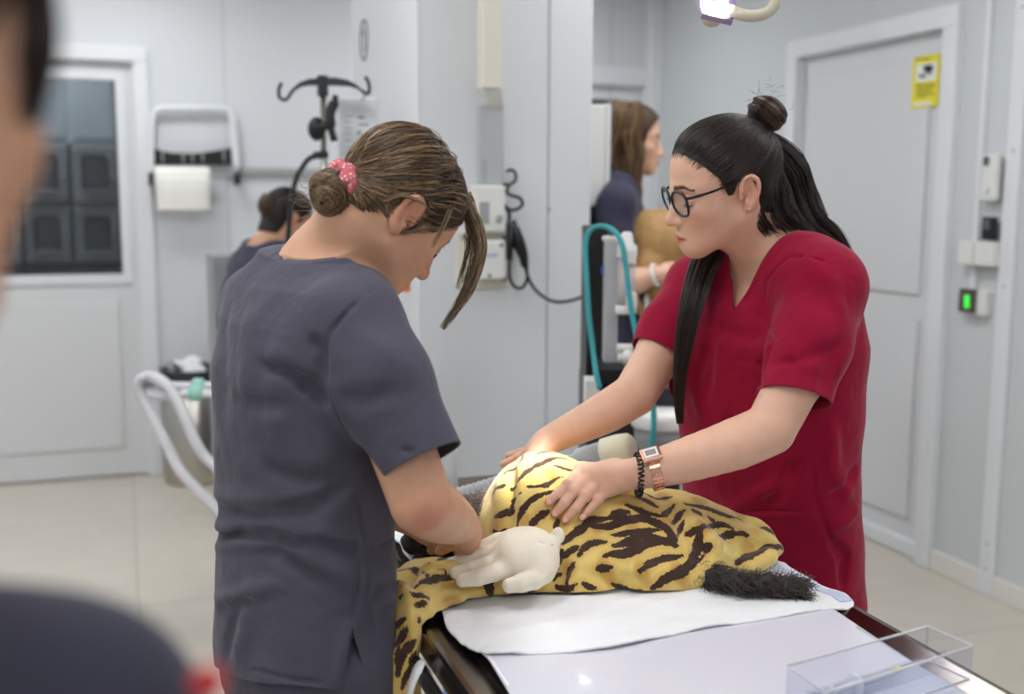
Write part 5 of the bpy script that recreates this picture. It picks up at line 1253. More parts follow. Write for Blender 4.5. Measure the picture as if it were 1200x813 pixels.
S.chain([neck+fR*.0, at(940, 318, 1.87), shL], [.05, .05, .048], k=.04); S.chain([neck, at(865, 318, 2.02), shR], [.05, .05, .048], k=.04)
S.chain([shL, at(935, 440, 1.765), elL], [.048, .0435, .0405], k=.010); S.chain(smooth_path([elL, at(862, 520, 1.74), at(800, 540, 1.735), wrL], 4), np.interp(np.linspace(0, 1, 13), [0, .33, .67, 1], [.0405, .0405, .034, .0265]), k=.003)
S.chain([shR, at(775, 410, 2.03), elR], [.048, .0435, .040], k=.010); S.chain(smooth_path([elR, at(712, 482, 1.96), at(676, 500, 1.94), wrR], 4), np.interp(np.linspace(0, 1, 13), [0, .33, .67, 1], [.039, .037, .030, .0245]), k=.003)
def onB(u, v, r, lift=.0):
    p = B.hit(u, v, z0=1.3); d = unit(p-CO); return p-d*(r+lift)+UP*lift
FR_ = [[onB(683, 559, .012, .006), onB(665, 571, .009, .004), onB(653, 580, .008, .001), onB(643, 588, .0065)],
       [onB(692, 564, .012, .008), onB(672, 579, .009, .005), onB(661, 590, .008, .001), onB(651, 601, .0065)],
       [onB(703, 568, .012, .008), onB(685, 585, .009, .005), onB(674, 597, .008, .001), onB(663, 608, .0065)],
       [onB(714, 573, .012, .006), onB(701, 588, .0085, .004), onB(692, 597, .0075, .001), onB(683, 605, .006)]]
# keep the four knuckles a hand's width apart in depth
for f_, dz in zip(FR_, (.022, .008, -.004, -.014)): f_[0] = f_[0]+DEP*dz
wpalm = wrL*.9+FR_[1][0]*.1
thR = [wrL*.62+FR_[0][0]*.38+DEP*.018, at(706, 556, 1.80), at(684, 556, 1.80), at(667, 559, 1.79)]
hand(S, wpalm, FR_, thR)
wr2 = wrR*.9+at(610, 530, 1.88)*.1
FR2 = [[at(u0, v0, z0), at((u0*.55+u1*.45), (v0*.55+v1*.45)-1, z0*.55+z1*.45), at((u0*.25+u1*.75), (v0*.25+v1*.75), z0*.25+z1*.75), at(u1, v1, z1)] for (u0, v0, z0, u1, v1, z1) in ((622, 530, 1.945, 596, 534, 1.985), (624, 531, 1.925, 590, 544, 1.95), (627, 534, 1.905, 594, 552, 1.925), (631, 538, 1.89, 600, 556, 1.905))]
hand(S, wr2, FR2, [wrR*.6+FR2[0][0]*.4+DEP*.02, at(640, 532, 1.965), at(625, 537, 1.985), at(612, 543, 1.99)])
lo, hi = S.bounds(.02); V, F = S.mesh(.0021, lo, hi)
warm = [(f_[-1], .012, .55) for f_ in FR_]+[(f_[1], .010, .35) for f_ in FR_]+[(f_[0], .012, .22) for f_ in FR_]+[(elL, .03, .15)]
bodyR = to_mesh('body', V, F, SKR, PR, True, skin_attrs(V, hR, warm))
nails(FR_, -unit(ray(660, 590)), bodyR, M['nail_pink'])
eyes(hR, bodyR, -.55); lashes(hR, bodyR, 1); lashes(hR, bodyR, -1)

# crimson scrub top
def c3(x, y): return (640+x/2.54, 380+y/2.54)
TB = Sdf(); TB.loft(rows_world(rowsR, yR), .03)
T = Sdf(); T.loft(rows_world(rowsR, yR), .03)
T.chain([neck-UP*.012, at(940, 322, 1.87), shL+UP*.004], [.052, .060, .060], k=.05); T.chain([neck-UP*.012, at(865, 322, 2.02), shR+UP*.004], [.052, .060, .060], k=.05)
slL, slR = at(929, 466, 1.76), at(772, 418, 2.03)
T.chain([shL+UP*.002, at(950, 400, 1.785), at(922, 490, 1.75)], [.060, .060, .060], k=.035); T.chain([shR+UP*.002, at(790, 385, 2.05), at(764, 435, 2.02)], [.060, .057, .056], k=.035)
def foldT(S_, lst, cv):
    for pts, amp, sig in lst: S_.fold([S_.hit(*cv(*p), z0=1.2) for p in pts], amp*(1.7 if sig > .0075 else 1.5), sig*(.8 if sig > .0075 else .85))
ident = lambda u, v: (u, v)
foldT(T, [([(560, 100), (600, 114), (650, 104)], -.003, .004), ([(525, 548), (640, 553), (760, 552)], -.0035, .004), ([(525, 560), (640, 566), (760, 566)], .003, .008), ([(790, 420), (800, 500), (830, 600), (870, 700), (880, 790)], -.004, .005),
          ([(730, 470), (640, 500), (560, 545), (520, 560)], .008, .016), ([(760, 400), (700, 490), (640, 540)], -.008, .014), ([(440, 180), (470, 280), (440, 400)], .005, .018), ([(560, 250), (540, 360), (470, 470)], -.005, .018),
          ([(850, 300), (850, 430), (900, 520)], .007, .018), ([(930, 420), (900, 480), (850, 520)], -.009, .014), ([(925, 540), (890, 580), (840, 600)], .008, .014), ([(660, 40), (640, 120), (640, 200)], -.006, .008), ([(860, 60), (840, 140), (820, 220)], -.004, .016), ([(700, 30), (760, 110), (820, 130)], .004, .016),
          ([(500, 20), (480, 90), (450, 160)], -.004, .014), ([(850, 640), (890, 690), (880, 780)], -.010, .010)], c3)
foldT(T, [([(892, 372), (905, 400), (890, 452)], -.006, .009), ([(1000, 330), (960, 305), (925, 300), (898, 330), (892, 372)], -.0028, .004), ([(862, 310), (845, 345), (850, 366)], .003, .006), ([(905, 300), (880, 335), (858, 372)], .003, .006), ([(850, 372), (835, 420), (828, 470)], -.003, .010), ([(800, 340), (812, 370), (808, 410)], -.004, .009), ([(940, 300), (975, 330), (990, 380)], .004, .016), ([(990, 400), (950, 420), (900, 430)], -.004, .014), ([(820, 380), (880, 395), (895, 390)], -.004, .015)], ident)
T.warp(lambda P: .0016*np.sin(P[:, 0]*38+P[:, 2]*29)*np.sin(P[:, 1]*33-P[:, 2]*24))
V, F = T.mesh(.0031)
axL, axR = unit(at(922, 490, 1.75)-shL), unit(slR-shR); axL = unit(axL+LAT*.10)
zV = at(851, 366, 1.87)[2]; hem = at(904, 712, 2.09)[2]; vc = neck+fR*.02
def keepT(P):
    tb = TB.ev(P)
    d = hem+.012*np.sin(P[:, 0]*20)-P[:, 2]
    for c, ax in ((slL, axL), (slR, axR)):
        near = (np.linalg.norm(P-c, axis=1) < .14) & (tb > .010); d = np.maximum(d, np.where(near & (((P-c)@ax) > -.05), (P-c)@ax, -1))
    q = P-vc; lx = q@rR; ly = q@fR; nk = 1-np.sqrt((lx/.078)**2+((ly-.0)/.075)**2+((q[:, 2]-.03)/.10)**2)
    d = np.maximum(d, nk*.07)
    wedge = np.minimum((P[:, 2]-zV)*.52-np.abs(lx-.004), ly+.02); d = np.maximum(d, np.where(P[:, 2] < neck[2]+.1, wedge, -1)); return d
V, F = clip(V, F, keepT)
topR = solidify(to_mesh('scrub_top', V, F, M['crimson_cloth'], PR), .003)
legs((hipR[0], hipR[1]), fR, PR, M['crimson_cloth'], M['white_shoe'])
# hair: half up in a bun, the rest hanging down
bt = mid(hR, 893, 152)
keep_top = lambda P: (-.020-P[:, 2]) + np.clip(-.03-P[:, 1], 0, 1)*.0
pulled_hair('hair', hR, bt, 5200, .00052, HD, PR, (.002, .008), cap_mat=M['cap_dark'])
HLb = [(y+.010 if y > .015 else y, z-.006 if y > .015 else z) for y, z in HAIRLINE]
pulled_hair('baby_hair', hR, bt, 900, .00032, HD, PR, (.001, .005), HLb)
bc_ = mid(hR, 899, 133)
bun('hair_bun', hR, bc_, .0355, bc_-bt+np.array([0, -.3, .0])*.05, 1500, .0006, HBUN, PR, .82, M['cap_dark'])
st = []
st += lock([at(892, 165, 1.95), at(915, 200, 1.985), at(928, 240, 2.0), at(945, 272, 1.985), at(968, 290, 1.99), at(985, 330, 2.03), at(992, 400, 2.08)], [.022, .046, .050, .046, .036, .03, .02], 1500, .002, thick=.5)
st += lock([at(898, 190, 1.86), at(905, 225, 1.88), at(912, 255, 1.88), at(935, 275, 1.90), at(958, 284, 1.93)], [.016, .03, .034, .024, .012], 700, .002, thick=.4)
st += lock([at(888, 228, 1.85), at(890, 255, 1.855), at(902, 272, 1.87), at(918, 280, 1.89)], [.006, .010, .010, .006], 160, .0015)
st += lock([at(868, 230, 2.02), at(846, 280, 2.0), at(826, 310, 1.96), at(810, 360, 1.925), at(799, 420, 1.925), at(796, 470, 1.94), at(797, 500, 1.95)], [.02, .026, .024, .019, .012, .007, .003], 900, .0025, thick=.35)
hair_object('loose_hair', st, .00055, HD, PR)
fly = []
for _ in range(34):
    a = at(900+RNG.normal()*10, 125+RNG.normal()*10, 1.88+.03*RNG.normal()); d = RNG.normal(size=3); d[2] = abs(d[2])*.8; d = unit(d)*.035*RNG.random(); fly.append(np.array([a, a+d*.5+RNG.normal(size=3)*.003, a+d]))
hair_object('stray_hair', fly, .0003, HBUN, PR)
# glasses, earring, watch, coil bracelet
mat('glasses_black', (18, 18, 22), .25, var=.2, vscale=60); mat('rose_gold', (214, 160, 138), .25, metal=1.0, var=.05); mat('watch_lcd', (150, 140, 134), .3, var=.05); mat('pearl', (240, 236, 230), .2, var=.02)
glassy('lens', (244, 245, 250), .03, .015)
mb = MB(); lens = []
for x in (1, -1):
    ring_ = []
    for k in range(28):
        a = 2*math.pi*k/28; w_, hh = .0265, .0220
        px = w_*np.sign(math.cos(a))*abs(math.cos(a))**.8; pz = hh*np.sign(math.sin(a))*abs(math.sin(a))**.8
        if pz > 0: px *= 1.06
        ring_.append(hR.W((.0335*x+px, .1035-.30*abs(.0335*x+px)**1.5*1.6-.004*(pz < 0)*abs(pz)/.02, .000+pz)))
    lens.append(ring_); mb.tube(ring_, .0023, 8, closed=True)
mb.tube(smooth_path([hR.W((-.0105, .104, .004)), hR.W((0, .107, .007)), hR.W((.0105, .104, .004))], 5), .0019, 8)
for x in (1, -1): mb.tube(smooth_path([hR.W((.056*x, .094, .0115)), hR.W((.067*x, .086, .013)), hR.W((.0725*x, .05, .0165)), hR.W((.0745*x, .012, .0235)), hR.W((.0735*x, -.012, .0255)), hR.W((.0735*x, -.030, .010))], 5), [.0026]*8+[.0021]*18, 8)
gl = mb.build('glasses', M['glasses_black'], PR)
for x, rg_ in zip((1, -1), lens):
    m2 = MB(); bm = m2.bm; vs = [bm.verts.new(p) for p in rg_]; bm.faces.new(vs); m2.build('lens', M['lens'], gl)
MB().sphere(hR.W((-.079, -.008, -.027)), .0022, n=12).build('earring', M['pearl'], PR)
def ring_about(c, ax, r, n=40, flat=1.0, up=UP):
    ax = unit(ax); e2 = unit(up-ax*(up@ax)); e1 = np.cross(e2, ax); return [c+e1*math.cos(a)*r+e2*math.sin(a)*r*flat for a in np.linspace(0, 2*math.pi, n+1)[:-1]], e1, e2
axw = unit(wrL-at(800, 540, 1.735)); wc = at(766, 550, 1.735)
rg_, e1, e2 = ring_about(wc, axw, .0305)
W_ = empty('wristwatch', (0, 0, 0)); bpy.data.objects.remove(W_)
mb = MB(); bm = mb.bm; hw = .0085; ra = []
for p in rg_:
    o_ = unit(p-wc); ra.append([bm.verts.new(p-axw*hw), bm.verts.new(p+axw*hw), bm.verts.new(p+axw*hw+o_*.0022), bm.verts.new(p-axw*hw+o_*.0022)])
for i in range(len(ra)):
    A, Bq = ra[i], ra[(i+1) % len(ra)]
    for k in range(4): bm.faces.new((A[k], A[(k+1) % 4], Bq[(k+1) % 4], Bq[k]))
watch = mb.build('wristwatch', M['rose_gold'], PR)
for p in rg_[::2]:
    o_ = unit(p-wc); MB().tube([p+o_*.0022-axw*hw, p+o_*.0022+axw*hw], .0012, 6).build('strap_link', M['rose_gold'], watch)
toc = unit(CO-wc); on_ = unit(UP*.80+(-fR*0)+(toc-axw*(toc@axw))*.55); on_ = unit(on_-axw*(on_@axw)); sd = np.cross(on_, axw)
Tm = Matrix(np.stack([axw, sd, on_], 1).tolist()).to_4x4(); Tm.translation = Vector(wc+on_*.0315)
MB().box((-.0165, -.0150, -.002), (.0165, .0150, .0065), .004, M=Tm).build('watch_case', M['rose_gold'], watch)
MB().box((-.0115, -.0100, .006), (.0115, .0100, .0074), .001, M=Tm).build('watch_bezel', M['pearl'], watch)
MB().box((-.0085, -.0058, .007), (.0085, .0058, .0080), .0005, M=Tm).build('watch_display', M['watch_lcd'], watch)
bcn = at(748, 556, 1.733); axb = unit(axw+UP*.25); rg_, _, _ = ring_about(bcn, axb, .0315, 26)
pts = []
for i in range(26*9):
    a = i/9.0; i0 = int(a) % 26; f_ = a-int(a); p = rg_[i0]*(1-f_)+rg_[(i0+1) % 26]*f_; o_ = unit(p-bcn); ph = 2*math.pi*i/9; pts.append(p+(o_*math.cos(ph)+axb*math.sin(ph))*.0042)
MB().tube(pts, .0015, 5, closed=True).build('coil_bracelet', M['glasses_black'], PR)

# ------------------------------------------------------------------ colleague in grey scrubs bending over the table (left)
fL = unit(.80*LAT+.60*DEP); rL = np.array([fL[1], -fL[0], 0]); yL = yaw_of(fL)
hipL = at(364, 760, 1.60)
PL = empty('person', (hipL[0], hipL[1], 0), 'person in grey scrubs seen from behind, head bowed, pink scrunchie in hair', 'person')
fh = math.cos(math.radians(38))*LAT+math.sin(math.radians(38))*DEP
hL = Head(fh, math.radians(43), math.radians(-12), .93); hL.place((.076, -.012, 0), at(478, 251, 1.485))
S = Sdf(); head_sdf(S, hL)
nkL = at(385, 305, 1.575)
S.cone(hL.W((0, -.025, -.03)), nkL, .054, .060, .03); S.cone(hL.W((0, -.012, -.055)), at(404, 335, 1.58), .040, .050, .02)
rowsL = [(361, 815, 1.605, .168, .116), (359, 760, 1.60, .168, .116), (357, 700, 1.595, .164, .112), (358, 620, 1.59, .154, .108), (360, 520, 1.58, .166, .117), (358, 430, 1.57, .174, .115), (358, 375, 1.565, .170, .102), (362, 335, 1.56, .140, .082), (370, 304, 1.565, .085, .06)]
S.loft([(z, x, y, a-.018, b-.018, w_) for z, x, y, a, b, w_ in rows_world(rowsL, yL)], .03)
sR, sL = at(412, 384, 1.455), at(306, 356, 1.68)
eR, wR = at(494, 588, 1.40), at(540, 614, 1.60)
S.chain([nkL-UP*.02, at(403, 365, 1.52), sR], [.045, .042, .046], k=.04); S.chain([nkL-UP*.02, at(335, 338, 1.62), sL], [.045, .040, .042], k=.04)
S.chain([sR, at(462, 500, 1.415), eR], [.046, .0430, .0405], k=.008); S.chain(smooth_path([eR, at(512, 600, 1.46), at(527, 608, 1.54), wR], 6), np.interp(np.linspace(0, 1, 19), [0, .33, .67, 1], [.0400, .0390, .034, .0265]), k=.004)
eL, wL = at(430, 560, 1.76), at(500, 618, 1.80)
S.chain([sL, at(350, 470, 1.74), eL], [.044, .042, .040], k=.008); S.chain([eL, at(470, 592, 1.79), wL], [.040, .036, .027], k=.02)
FL_ = [[at(548, 612, 1.675), at(556, 614, 1.71), at(559, 622, 1.73), at(556, 630, 1.735)], [at(551, 622, 1.67), at(560, 626, 1.70), at(561, 634, 1.715), at(556, 640, 1.72)], [at(550, 631, 1.66), at(558, 636, 1.69), at(557, 643, 1.70), at(551, 647, 1.705)], [at(546, 638, 1.65), at(552, 643, 1.67), at(549, 648, 1.685), at(543, 650, 1.69)]]
hand(S, wR*.85+FL_[1][0]*.15, FL_, [wR*.6+FL_[0][0]*.4, at(530, 632, 1.69), at(522, 640, 1.71), at(516, 645, 1.72)])
FL2 = [[at(520, 620+d*6, 1.85-d*.018), at(534, 622+d*6, 1.86-d*.018), at(538, 630+d*6, 1.86-d*.018), at(536, 637+d*5, 1.86-d*.018)] for d in range(4)]
hand(S, wL*.85+FL2[1][0]*.15, FL2, [wL*.6+FL2[0][0]*.4, at(518, 634, 1.82), at(512, 641, 1.81), at(506, 644, 1.80)])
V, F = S.mesh(.0021)
bodyL = to_mesh('body', V, F, SKL, PL, True, skin_attrs(V, hL, [(at(505, 606, 1.37), .03, .55)]+[(f_[0], .015, .5) for f_ in FL_]+[(f_[1], .015, .6) for f_ in FL_]))
eyes(hL, bodyL, -.4); lashes(hL, bodyL, 1); lashes(hL, bodyL, -1)
# grey scrub top
def c1(x, y): return (230+x/2.903, 250+y/2.903)
def c2(x, y): return (230+x/2.597, 500+y/2.597)
TB = Sdf(); TB.loft(rows_world(rowsL, yL), .03)
T = Sdf(); T.loft(rows_world(rowsL, yL), .03)
T.chain([nkL-UP*.032, at(404, 369, 1.52), sR+UP*.002], [.048, .050, .056], k=.05); T.chain([nkL-UP*.032, at(335, 342, 1.62), sL], [.048, .048, .048], k=.05)
T.chain([sR, at(446, 445, 1.425), at(508, 562, 1.395)], [.060, .062, .053], k=.03); T.chain([sL, at(338, 425, 1.73), at(392, 510, 1.77)], [.050, .052, .052], k=.03)
foldT(T, [([(62, 333), (150, 324), (235, 335), (300, 350)], -.017, .010), ([(55, 303), (130, 302), (220, 310)], .010, .014), ([(65, 360), (140, 350), (230, 365)], .009, .012), ([(150, 352), (250, 392), (330, 440), (380, 475)], -.007, .012), ([(230, 322), (370, 328), (500, 352)], .006, .013), ([(250, 345), (370, 350), (490, 372)], -.006, .010), ([(330, 385), (420, 430), (490, 480)], .006, .015),
          ([(60, 525), (115, 522), (165, 500), (250, 480)], .008, .014), ([(60, 548), (120, 548), (180, 525)], -.007, .012), ([(115, 530), (105, 620), (85, 700)], -.006, .014), ([(150, 520), (150, 620), (120, 720)], .005, .02), ([(480, 190), (510, 350), (490, 480), (475, 585)], -.0035, .004), ([(475, 585), (440, 700), (420, 790)], .003, .010), ([(530, 360), (520, 500), (545, 640)], -.003, .004), ([(535, 360), (600, 345), (630, 330)], -.003, .004),
          ([(40, 200), (170, 240), (380, 215)], .005, .018), ([(40, 240), (180, 262), (360, 240), (480, 160)], -.008, .014), ([(200, 120), (330, 160), (480, 130)], -.005, .016), ([(520, 520), (580, 500), (620, 480)], -.004, .012), ([(75, 712), (200, 745), (300, 772), (400, 778)], -.002, .004)], c2)
foldT(T, [([(600, 262), (520, 330), (460, 400), (437, 460), (440, 560), (470, 660), (530, 760)], -.004, .0045), ([(380, 415), (425, 480), (436, 590)], -.009, .012), ([(225, 520), (300, 530), (400, 580), (450, 640)], -.008, .013), ([(240, 480), (330, 500), (420, 560)], .005, .016), ([(340, 580), (400, 600), (455, 660)], -.007, .010), ([(240, 160), (300, 120), (350, 105)], .0025, .005), ([(270, 165), (330, 135), (400, 125)], -.0025, .005), ([(300, 400), (290, 550), (280, 750)], .004, .03),
          ([(200, 300), (190, 480), (170, 700)], .004, .028), ([(110, 300), (90, 480), (95, 700)], -.004, .03), ([(560, 780), (720, 810), (880, 755)], -.0022, .004), ([(480, 620), (560, 640), (700, 600)], -.004, .018), ([(600, 420), (700, 520), (760, 560)], .003, .02), ([(120, 620), (220, 660), (330, 650)], -.004, .016), ([(320, 110), (420, 125), (520, 170), (600, 245)], .003, .005)], c1)
T.warp(lambda P: .0018*np.sin(P[:, 0]*34+P[:, 2]*27)*np.sin(P[:, 1]*30-P[:, 2]*22))
V, F = T.mesh(.0031)
hR_c, hR_ax = at(495, 540, 1.40), unit(at(508, 562, 1.395)-at(446, 445, 1.425)); hR_ax = unit(hR_ax-LAT*.06)
hL_c, hL_ax = at(382, 496, 1.76), unit(at(392, 510, 1.77)-at(338, 425, 1.73))
cq = at(345, 284, 1.625); cn = unit(np.cross(at(450, 336, 1.50)-cq, nkL+fL*.12-UP*.075-cq)); cn = cn if cn[2] > 0 else -cn; cc = nkL+fL*.035
hq = at(258, 770, 1.66); hn = unit(np.cross(at(395, 805, 1.47)-hq, at(467, 792, 1.58)-hq)); hn = hn if hn[2] < 0 else -hn; slit = T.hit(412, 735, z0=1.2); sx = rL*0+fL
def keepL(P):
    tb = TB.ev(P); q = P-nkL; lx, ly = q@rL, q@fL
    d = (P-hq)@hn+.003*np.sin(P[:, 0]*40)
    for c, ax in ((hR_c, hR_ax), (hL_c, hL_ax)):
        near = (np.linalg.norm(P-c, axis=1) < .13) & (tb > .010); d = np.maximum(d, np.where(near & (((P-c)@ax) > -.04), (P-c)@ax, -1))
    cp = np.minimum((P-cq)@cn, .108-np.linalg.norm((P-cc)[:, :2], axis=1)); d = np.maximum(d, cp)
    s_ = P-slit; side = np.linalg.norm(s_[:, :2], axis=1) < .10; w_ = (slit[2]-P[:, 2])*.24-np.abs(s_@fL); d = np.maximum(d, np.where(side, w_, -1)); return d
V, F = clip(V, F, keepL)
topL = solidify(to_mesh('scrub_top', V, F, M['grey_cloth'], PL), .003)
legs((hipL[0], hipL[1]), fL, PL, M['grey_cloth_dark'], M['white_shoe'], h0=.86)
# hair combed back into a low bun
gt = mid(hL, 419, 212)
HL2 = [(.093, .070), (.082, .058), (.066, .044), (.054, .030), (.044, .014), (.034, .0), (.026, -.012), (.018, -.004), (.014, .022), (.002, .036), (-.018, .037), (-.033, .026), (-.036, .004), (-.034, -.024), (-.044, -.040), (-.07, -.044), (-.25, -.044), (-.25, .25), (.13, .25), (.13, .070)]
pulled_hair('hair', hL, gt, 5600, .00052, HB, PL, (.002, .011), HL2, M['cap_brown'])
bcL = mid(hL, 391, 226)
bun('hair_bun', hL, bcL, .037, unit(bcL-gt+np.array([.55, 0, 0])*.05), 1500, .0006, HB, PL, .9, M['cap_brown'])
st = lock([at(543, 235, 1.60), at(556, 265, 1.60), at(561, 295, 1.59), at(550, 335, 1.585), at(532, 365, 1.58), at(516, 388, 1.58)], [.007, .011, .010, .007, .004, .0015], 130, .003, thick=.5)
st += lock([at(536, 200, 1.58), at(534, 228, 1.53), at(525, 252, 1.505), at(514, 275, 1.50), at(505, 292, 1.50)], [.003, .004, .003, .002, .001], 34, .0015)
st += lock([at(548, 225, 1.61), at(553, 250, 1.61), at(549, 290, 1.60), at(536, 345, 1.60)], [.004, .006, .005, .003], 45, .003)
st += lock([at(428, 205, 1.51), at(445, 232, 1.475), at(470, 229, 1.468), at(490, 235, 1.47), at(505, 247, 1.48)], [.005, .003, .002, .0015, .001], 24, .001)
hair_object('loose_hair', st, .00042, HLD, PL)
fly = []
for _ in range(40):
    a = at(372+RNG.normal()*8, 235+RNG.normal()*10, 1.56); fly.append(np.array([a, a-LAT*.01+RNG.normal(size=3)*.006, a-LAT*.022+RNG.normal(size=3)*.012]))
hair_object('stray_hair', fly, .0003, HLD, PL)
# pink spotted scrunchie
m = mat('scrunchie_pink', (206, 108, 116), .8, var=.08); N, L = nodes_of(m); b = N['Principled BSDF']; tc = N.new('ShaderNodeTexCoord'); vo = N.new('ShaderNodeTexVoronoi'); vo.inputs['Scale'].default_value = 190; L.new(tc.outputs['Object'], vo.inputs['Vector'])
cr = N.new('ShaderNodeValToRGB'); cr.color_ramp.elements[0].position = .25; cr.color_ramp.elements[0].color = (*srgb((240, 220, 216)), 1); cr.color_ramp.elements[1].position = .32; cr.color_ramp.elements[1].color = (*srgb((196, 100, 108)), 1); L.new(vo.outputs['Distance'], cr.inputs[0]); L.new(cr.outputs[0], b.inputs['Base Color'])
S = Sdf(); ctr_ = hL.W(gt)*.62+hL.W(bcL)*.38; axs = unit(hL.W(bcL)-hL.W(gt)); rg_, e1, e2 = ring_about(ctr_, axs, .026, 16)
for i in range(16):
    S.cone(rg_[i]+axs*.004*math.sin(i*2.1), rg_[(i+1) % 16]+axs*.004*math.sin((i+1)*2.1), .0105+.002*math.sin(i*1.7), .0105+.002*math.sin((i+1)*1.7), .004)
S.warp(lambda P: .0016*np.sin(((P-ctr_)@e1)*420)*np.sin(((P-ctr_)@e2)*380))
V, F = S.mesh(.0022); to_mesh('scrunchie', V, F, m, PL)
# ------------------------------------------------------------------ blurred colleagues behind and in front
cloth_mat('navy_cloth', (62, 62, 80), .2); cloth_mat('navy_front', (58, 58, 72), .1)
HW = hair_mat('hair_ombre', [(0, (60, 42, 30)), (.5, (104, 76, 50)), (1, (170, 134, 88))])
mat('cap_mid', (66, 46, 32), .6, var=.2, vscale=40); mat('white_badge', (236, 236, 236), .5, var=.01); mat('band_dark', (40, 40, 44), .6)
def simple_person(root, h, neck, rows, f, cloth, arms, sleeves, hemv, skin, vox=.005):
    """body and top of a colleague; arms: (points, radii) chains"""
    S = Sdf(); head_sdf(S, h); S.cone(h.W((0, -.022, -.03)), neck, .050, .056, .03)
    yw = yaw_of(f); rw_ = rows_world(rows, yw)
    S.loft([(z, x, y, a-.02, b-.02, w_) for z, x, y, a, b, w_ in rw_], .03)
    for pts, rs in arms: S.chain(pts, rs, k=.03)
    T = Sdf(); T.loft(rw_, .03); TB_ = Sdf(); TB_.loft(rw_, .03)
    for pts, rs in sleeves: T.chain(pts, rs, k=.04)
    T.warp(lambda P: .003*np.sin(P[:, 0]*34+P[:, 2]*27)*np.sin(P[:, 1]*30-P[:, 2]*22))
    return S, T, TB_
def top_mesh(T, TB_, neck, f, hem, ends, cloth, root, vox, rad=.085):
    V, F = T.mesh(vox)
    def kp(P):
        tb = TB_.ev(P); d = hem-P[:, 2]
        for c, ax in ends: near = (np.linalg.norm(P-c, axis=1) < .13) & (tb > .012); d = np.maximum(d, np.where(near & (((P-c)@ax) > -.05), (P-c)@ax, -1))
        q = P-(neck+f*.02); d = np.maximum(d, (1-np.sqrt((q[:, 0]/rad)**2+(q[:, 1]/rad)**2+((q[:, 2]-.02)/.075)**2))*.06); return d
    V, F = clip(V, F, kp); return solidify(to_mesh('scrub_top', V, F, cloth, root), .003)

# --- colleague holding the tan dog, behind the partition
z2 = 3.75; f2 = unit(.93*LAT-.10*DEP); hip2 = at(760, 330, z2); hip2 = np.array([hip2[0], hip2[1], 0])
P2 = empty('person', (hip2[0], hip2[1], 0), 'person with long wavy brown hair holding a tan dog by the doorway', 'person')
h2 = Head(unit(.97*LAT-.05*DEP), math.radians(4), 0, 1.0); h2.place((0, .125, -.02), at(781, 176, z2))
r2 = np.array([f2[1], -f2[0], 0]); nk2 = h2.W((0, -.03, -.135)); c2 = nk2-f2*.01
def rowz(c, lst): return [(z, c[0], c[1], a, b) for z, a, b in lst]
def loft_rows(c, lst, f): return [(z, c[0]+f[0]*dx, c[1]+f[1]*dx, a, b, yaw_of(f)) for z, a, b, dx in lst]
def person_parts(h, nk, rowsW, shs, arms, sl, f):
    S = Sdf(); head_sdf(S, h); S.cone(h.W((0, -.022, -.03)), nk, .050, .056, .03); S.loft([(z, x, y, a-.02, b-.02, w_) for z, x, y, a, b, w_ in rowsW], .03)
    T = Sdf(); T.loft(rowsW, .03); TB_ = Sdf(); TB_.loft(rowsW, .03)
    for sh in shs: S.chain([nk-UP*.01, (nk+sh)/2+UP*.005, sh], [.045, .045, .046], k=.04); T.chain([nk-UP*.02, (nk+sh)/2+UP*.003, sh], [.048, .054, .057], k=.05)
    for pts, rs in arms: S.chain(pts, rs, k=.025)
    for pts, rs in sl: T.chain(pts, rs, k=.03)
    T.warp(lambda P: .003*np.sin(P[:, 0]*34+P[:, 2]*27)*np.sin(P[:, 1]*30-P[:, 2]*22)); return S, T, TB_
nz2 = nk2[2]
rw2 = loft_rows(nk2-f2*.005, [(nz2-.72, .175, .12, -.01), (nz2-.60, .18, .122, -.01), (nz2-.42, .165, .115, -.01), (nz2-.25, .175, .13, 0), (nz2-.12, .165, .105, 0), (nz2-.05, .13, .08, 0), (nz2-.005, .07, .055, 0)], f2)
sA, sB = nk2+r2*.17-UP*.075, nk2-r2*.17-UP*.075          # right shoulder is nearer the camera
eA = sA-UP*.24-f2*.02; wA = at(771, 322, z2-.20); eA = at(722, 335, z2-.14)
wB = at(790, 330, z2+.16); eB = sB-UP*.25+f2*.02
S, T, TB_ = person_parts(h2, nk2, rw2, (sA, sB), [([sA, eA], [.047, .040]), ([eA, (eA+wA)/2, wA], [.040, .037, .027]), ([sB, eB], [.047, .04]), ([eB, wB], [.04, .027])], [([sA, sA*.3+eA*.7], [.057, .056]), ([sB, sB*.3+eB*.7], [.057, .056])], f2)
fin2 = [[at(782+k, 318+4*k, z2-.21+.01*k), at(790+k, 320+4*k, z2-.20), at(795+k, 324+4*k, z2-.19), at(798+k, 329+4*k, z2-.18)] for k in range(4)]
hand(S, wA*.9+fin2[1][0]*.1, fin2, [wA*.6+fin2[0][0]*.4, at(780, 312, z2-.19), at(787, 310, z2-.19), at(792, 311, z2-.18)])
fin3 = [[at(802+k, 318+4*k, z2+.15), at(806+k, 322+4*k, z2+.10), at(806+k, 328+4*k, z2+.06), at(804+k, 332+4*k, z2+.04)] for k in range(4)]
hand(S, wB*.9+fin3[1][0]*.1, fin3, [wB*.6+fin3[0][0]*.4, at(798, 316, z2+.1), at(800, 318, z2+.07), at(800, 322, z2+.05)])
V, F = S.mesh(.0042); body2 = to_mesh('body', V, F, SKR, P2, True, skin_attrs(V, h2))
eyes(h2, body2, 0); lashes(h2, body2, 1)
aA = unit(eA-sA); aB = unit(eB-sB)
top_mesh(T, TB_, nk2, f2, nz2-.68, [(sA*.4+eA*.6, aA), (sB*.4+eB*.6, aB)], M['navy_cloth'], P2, .007)
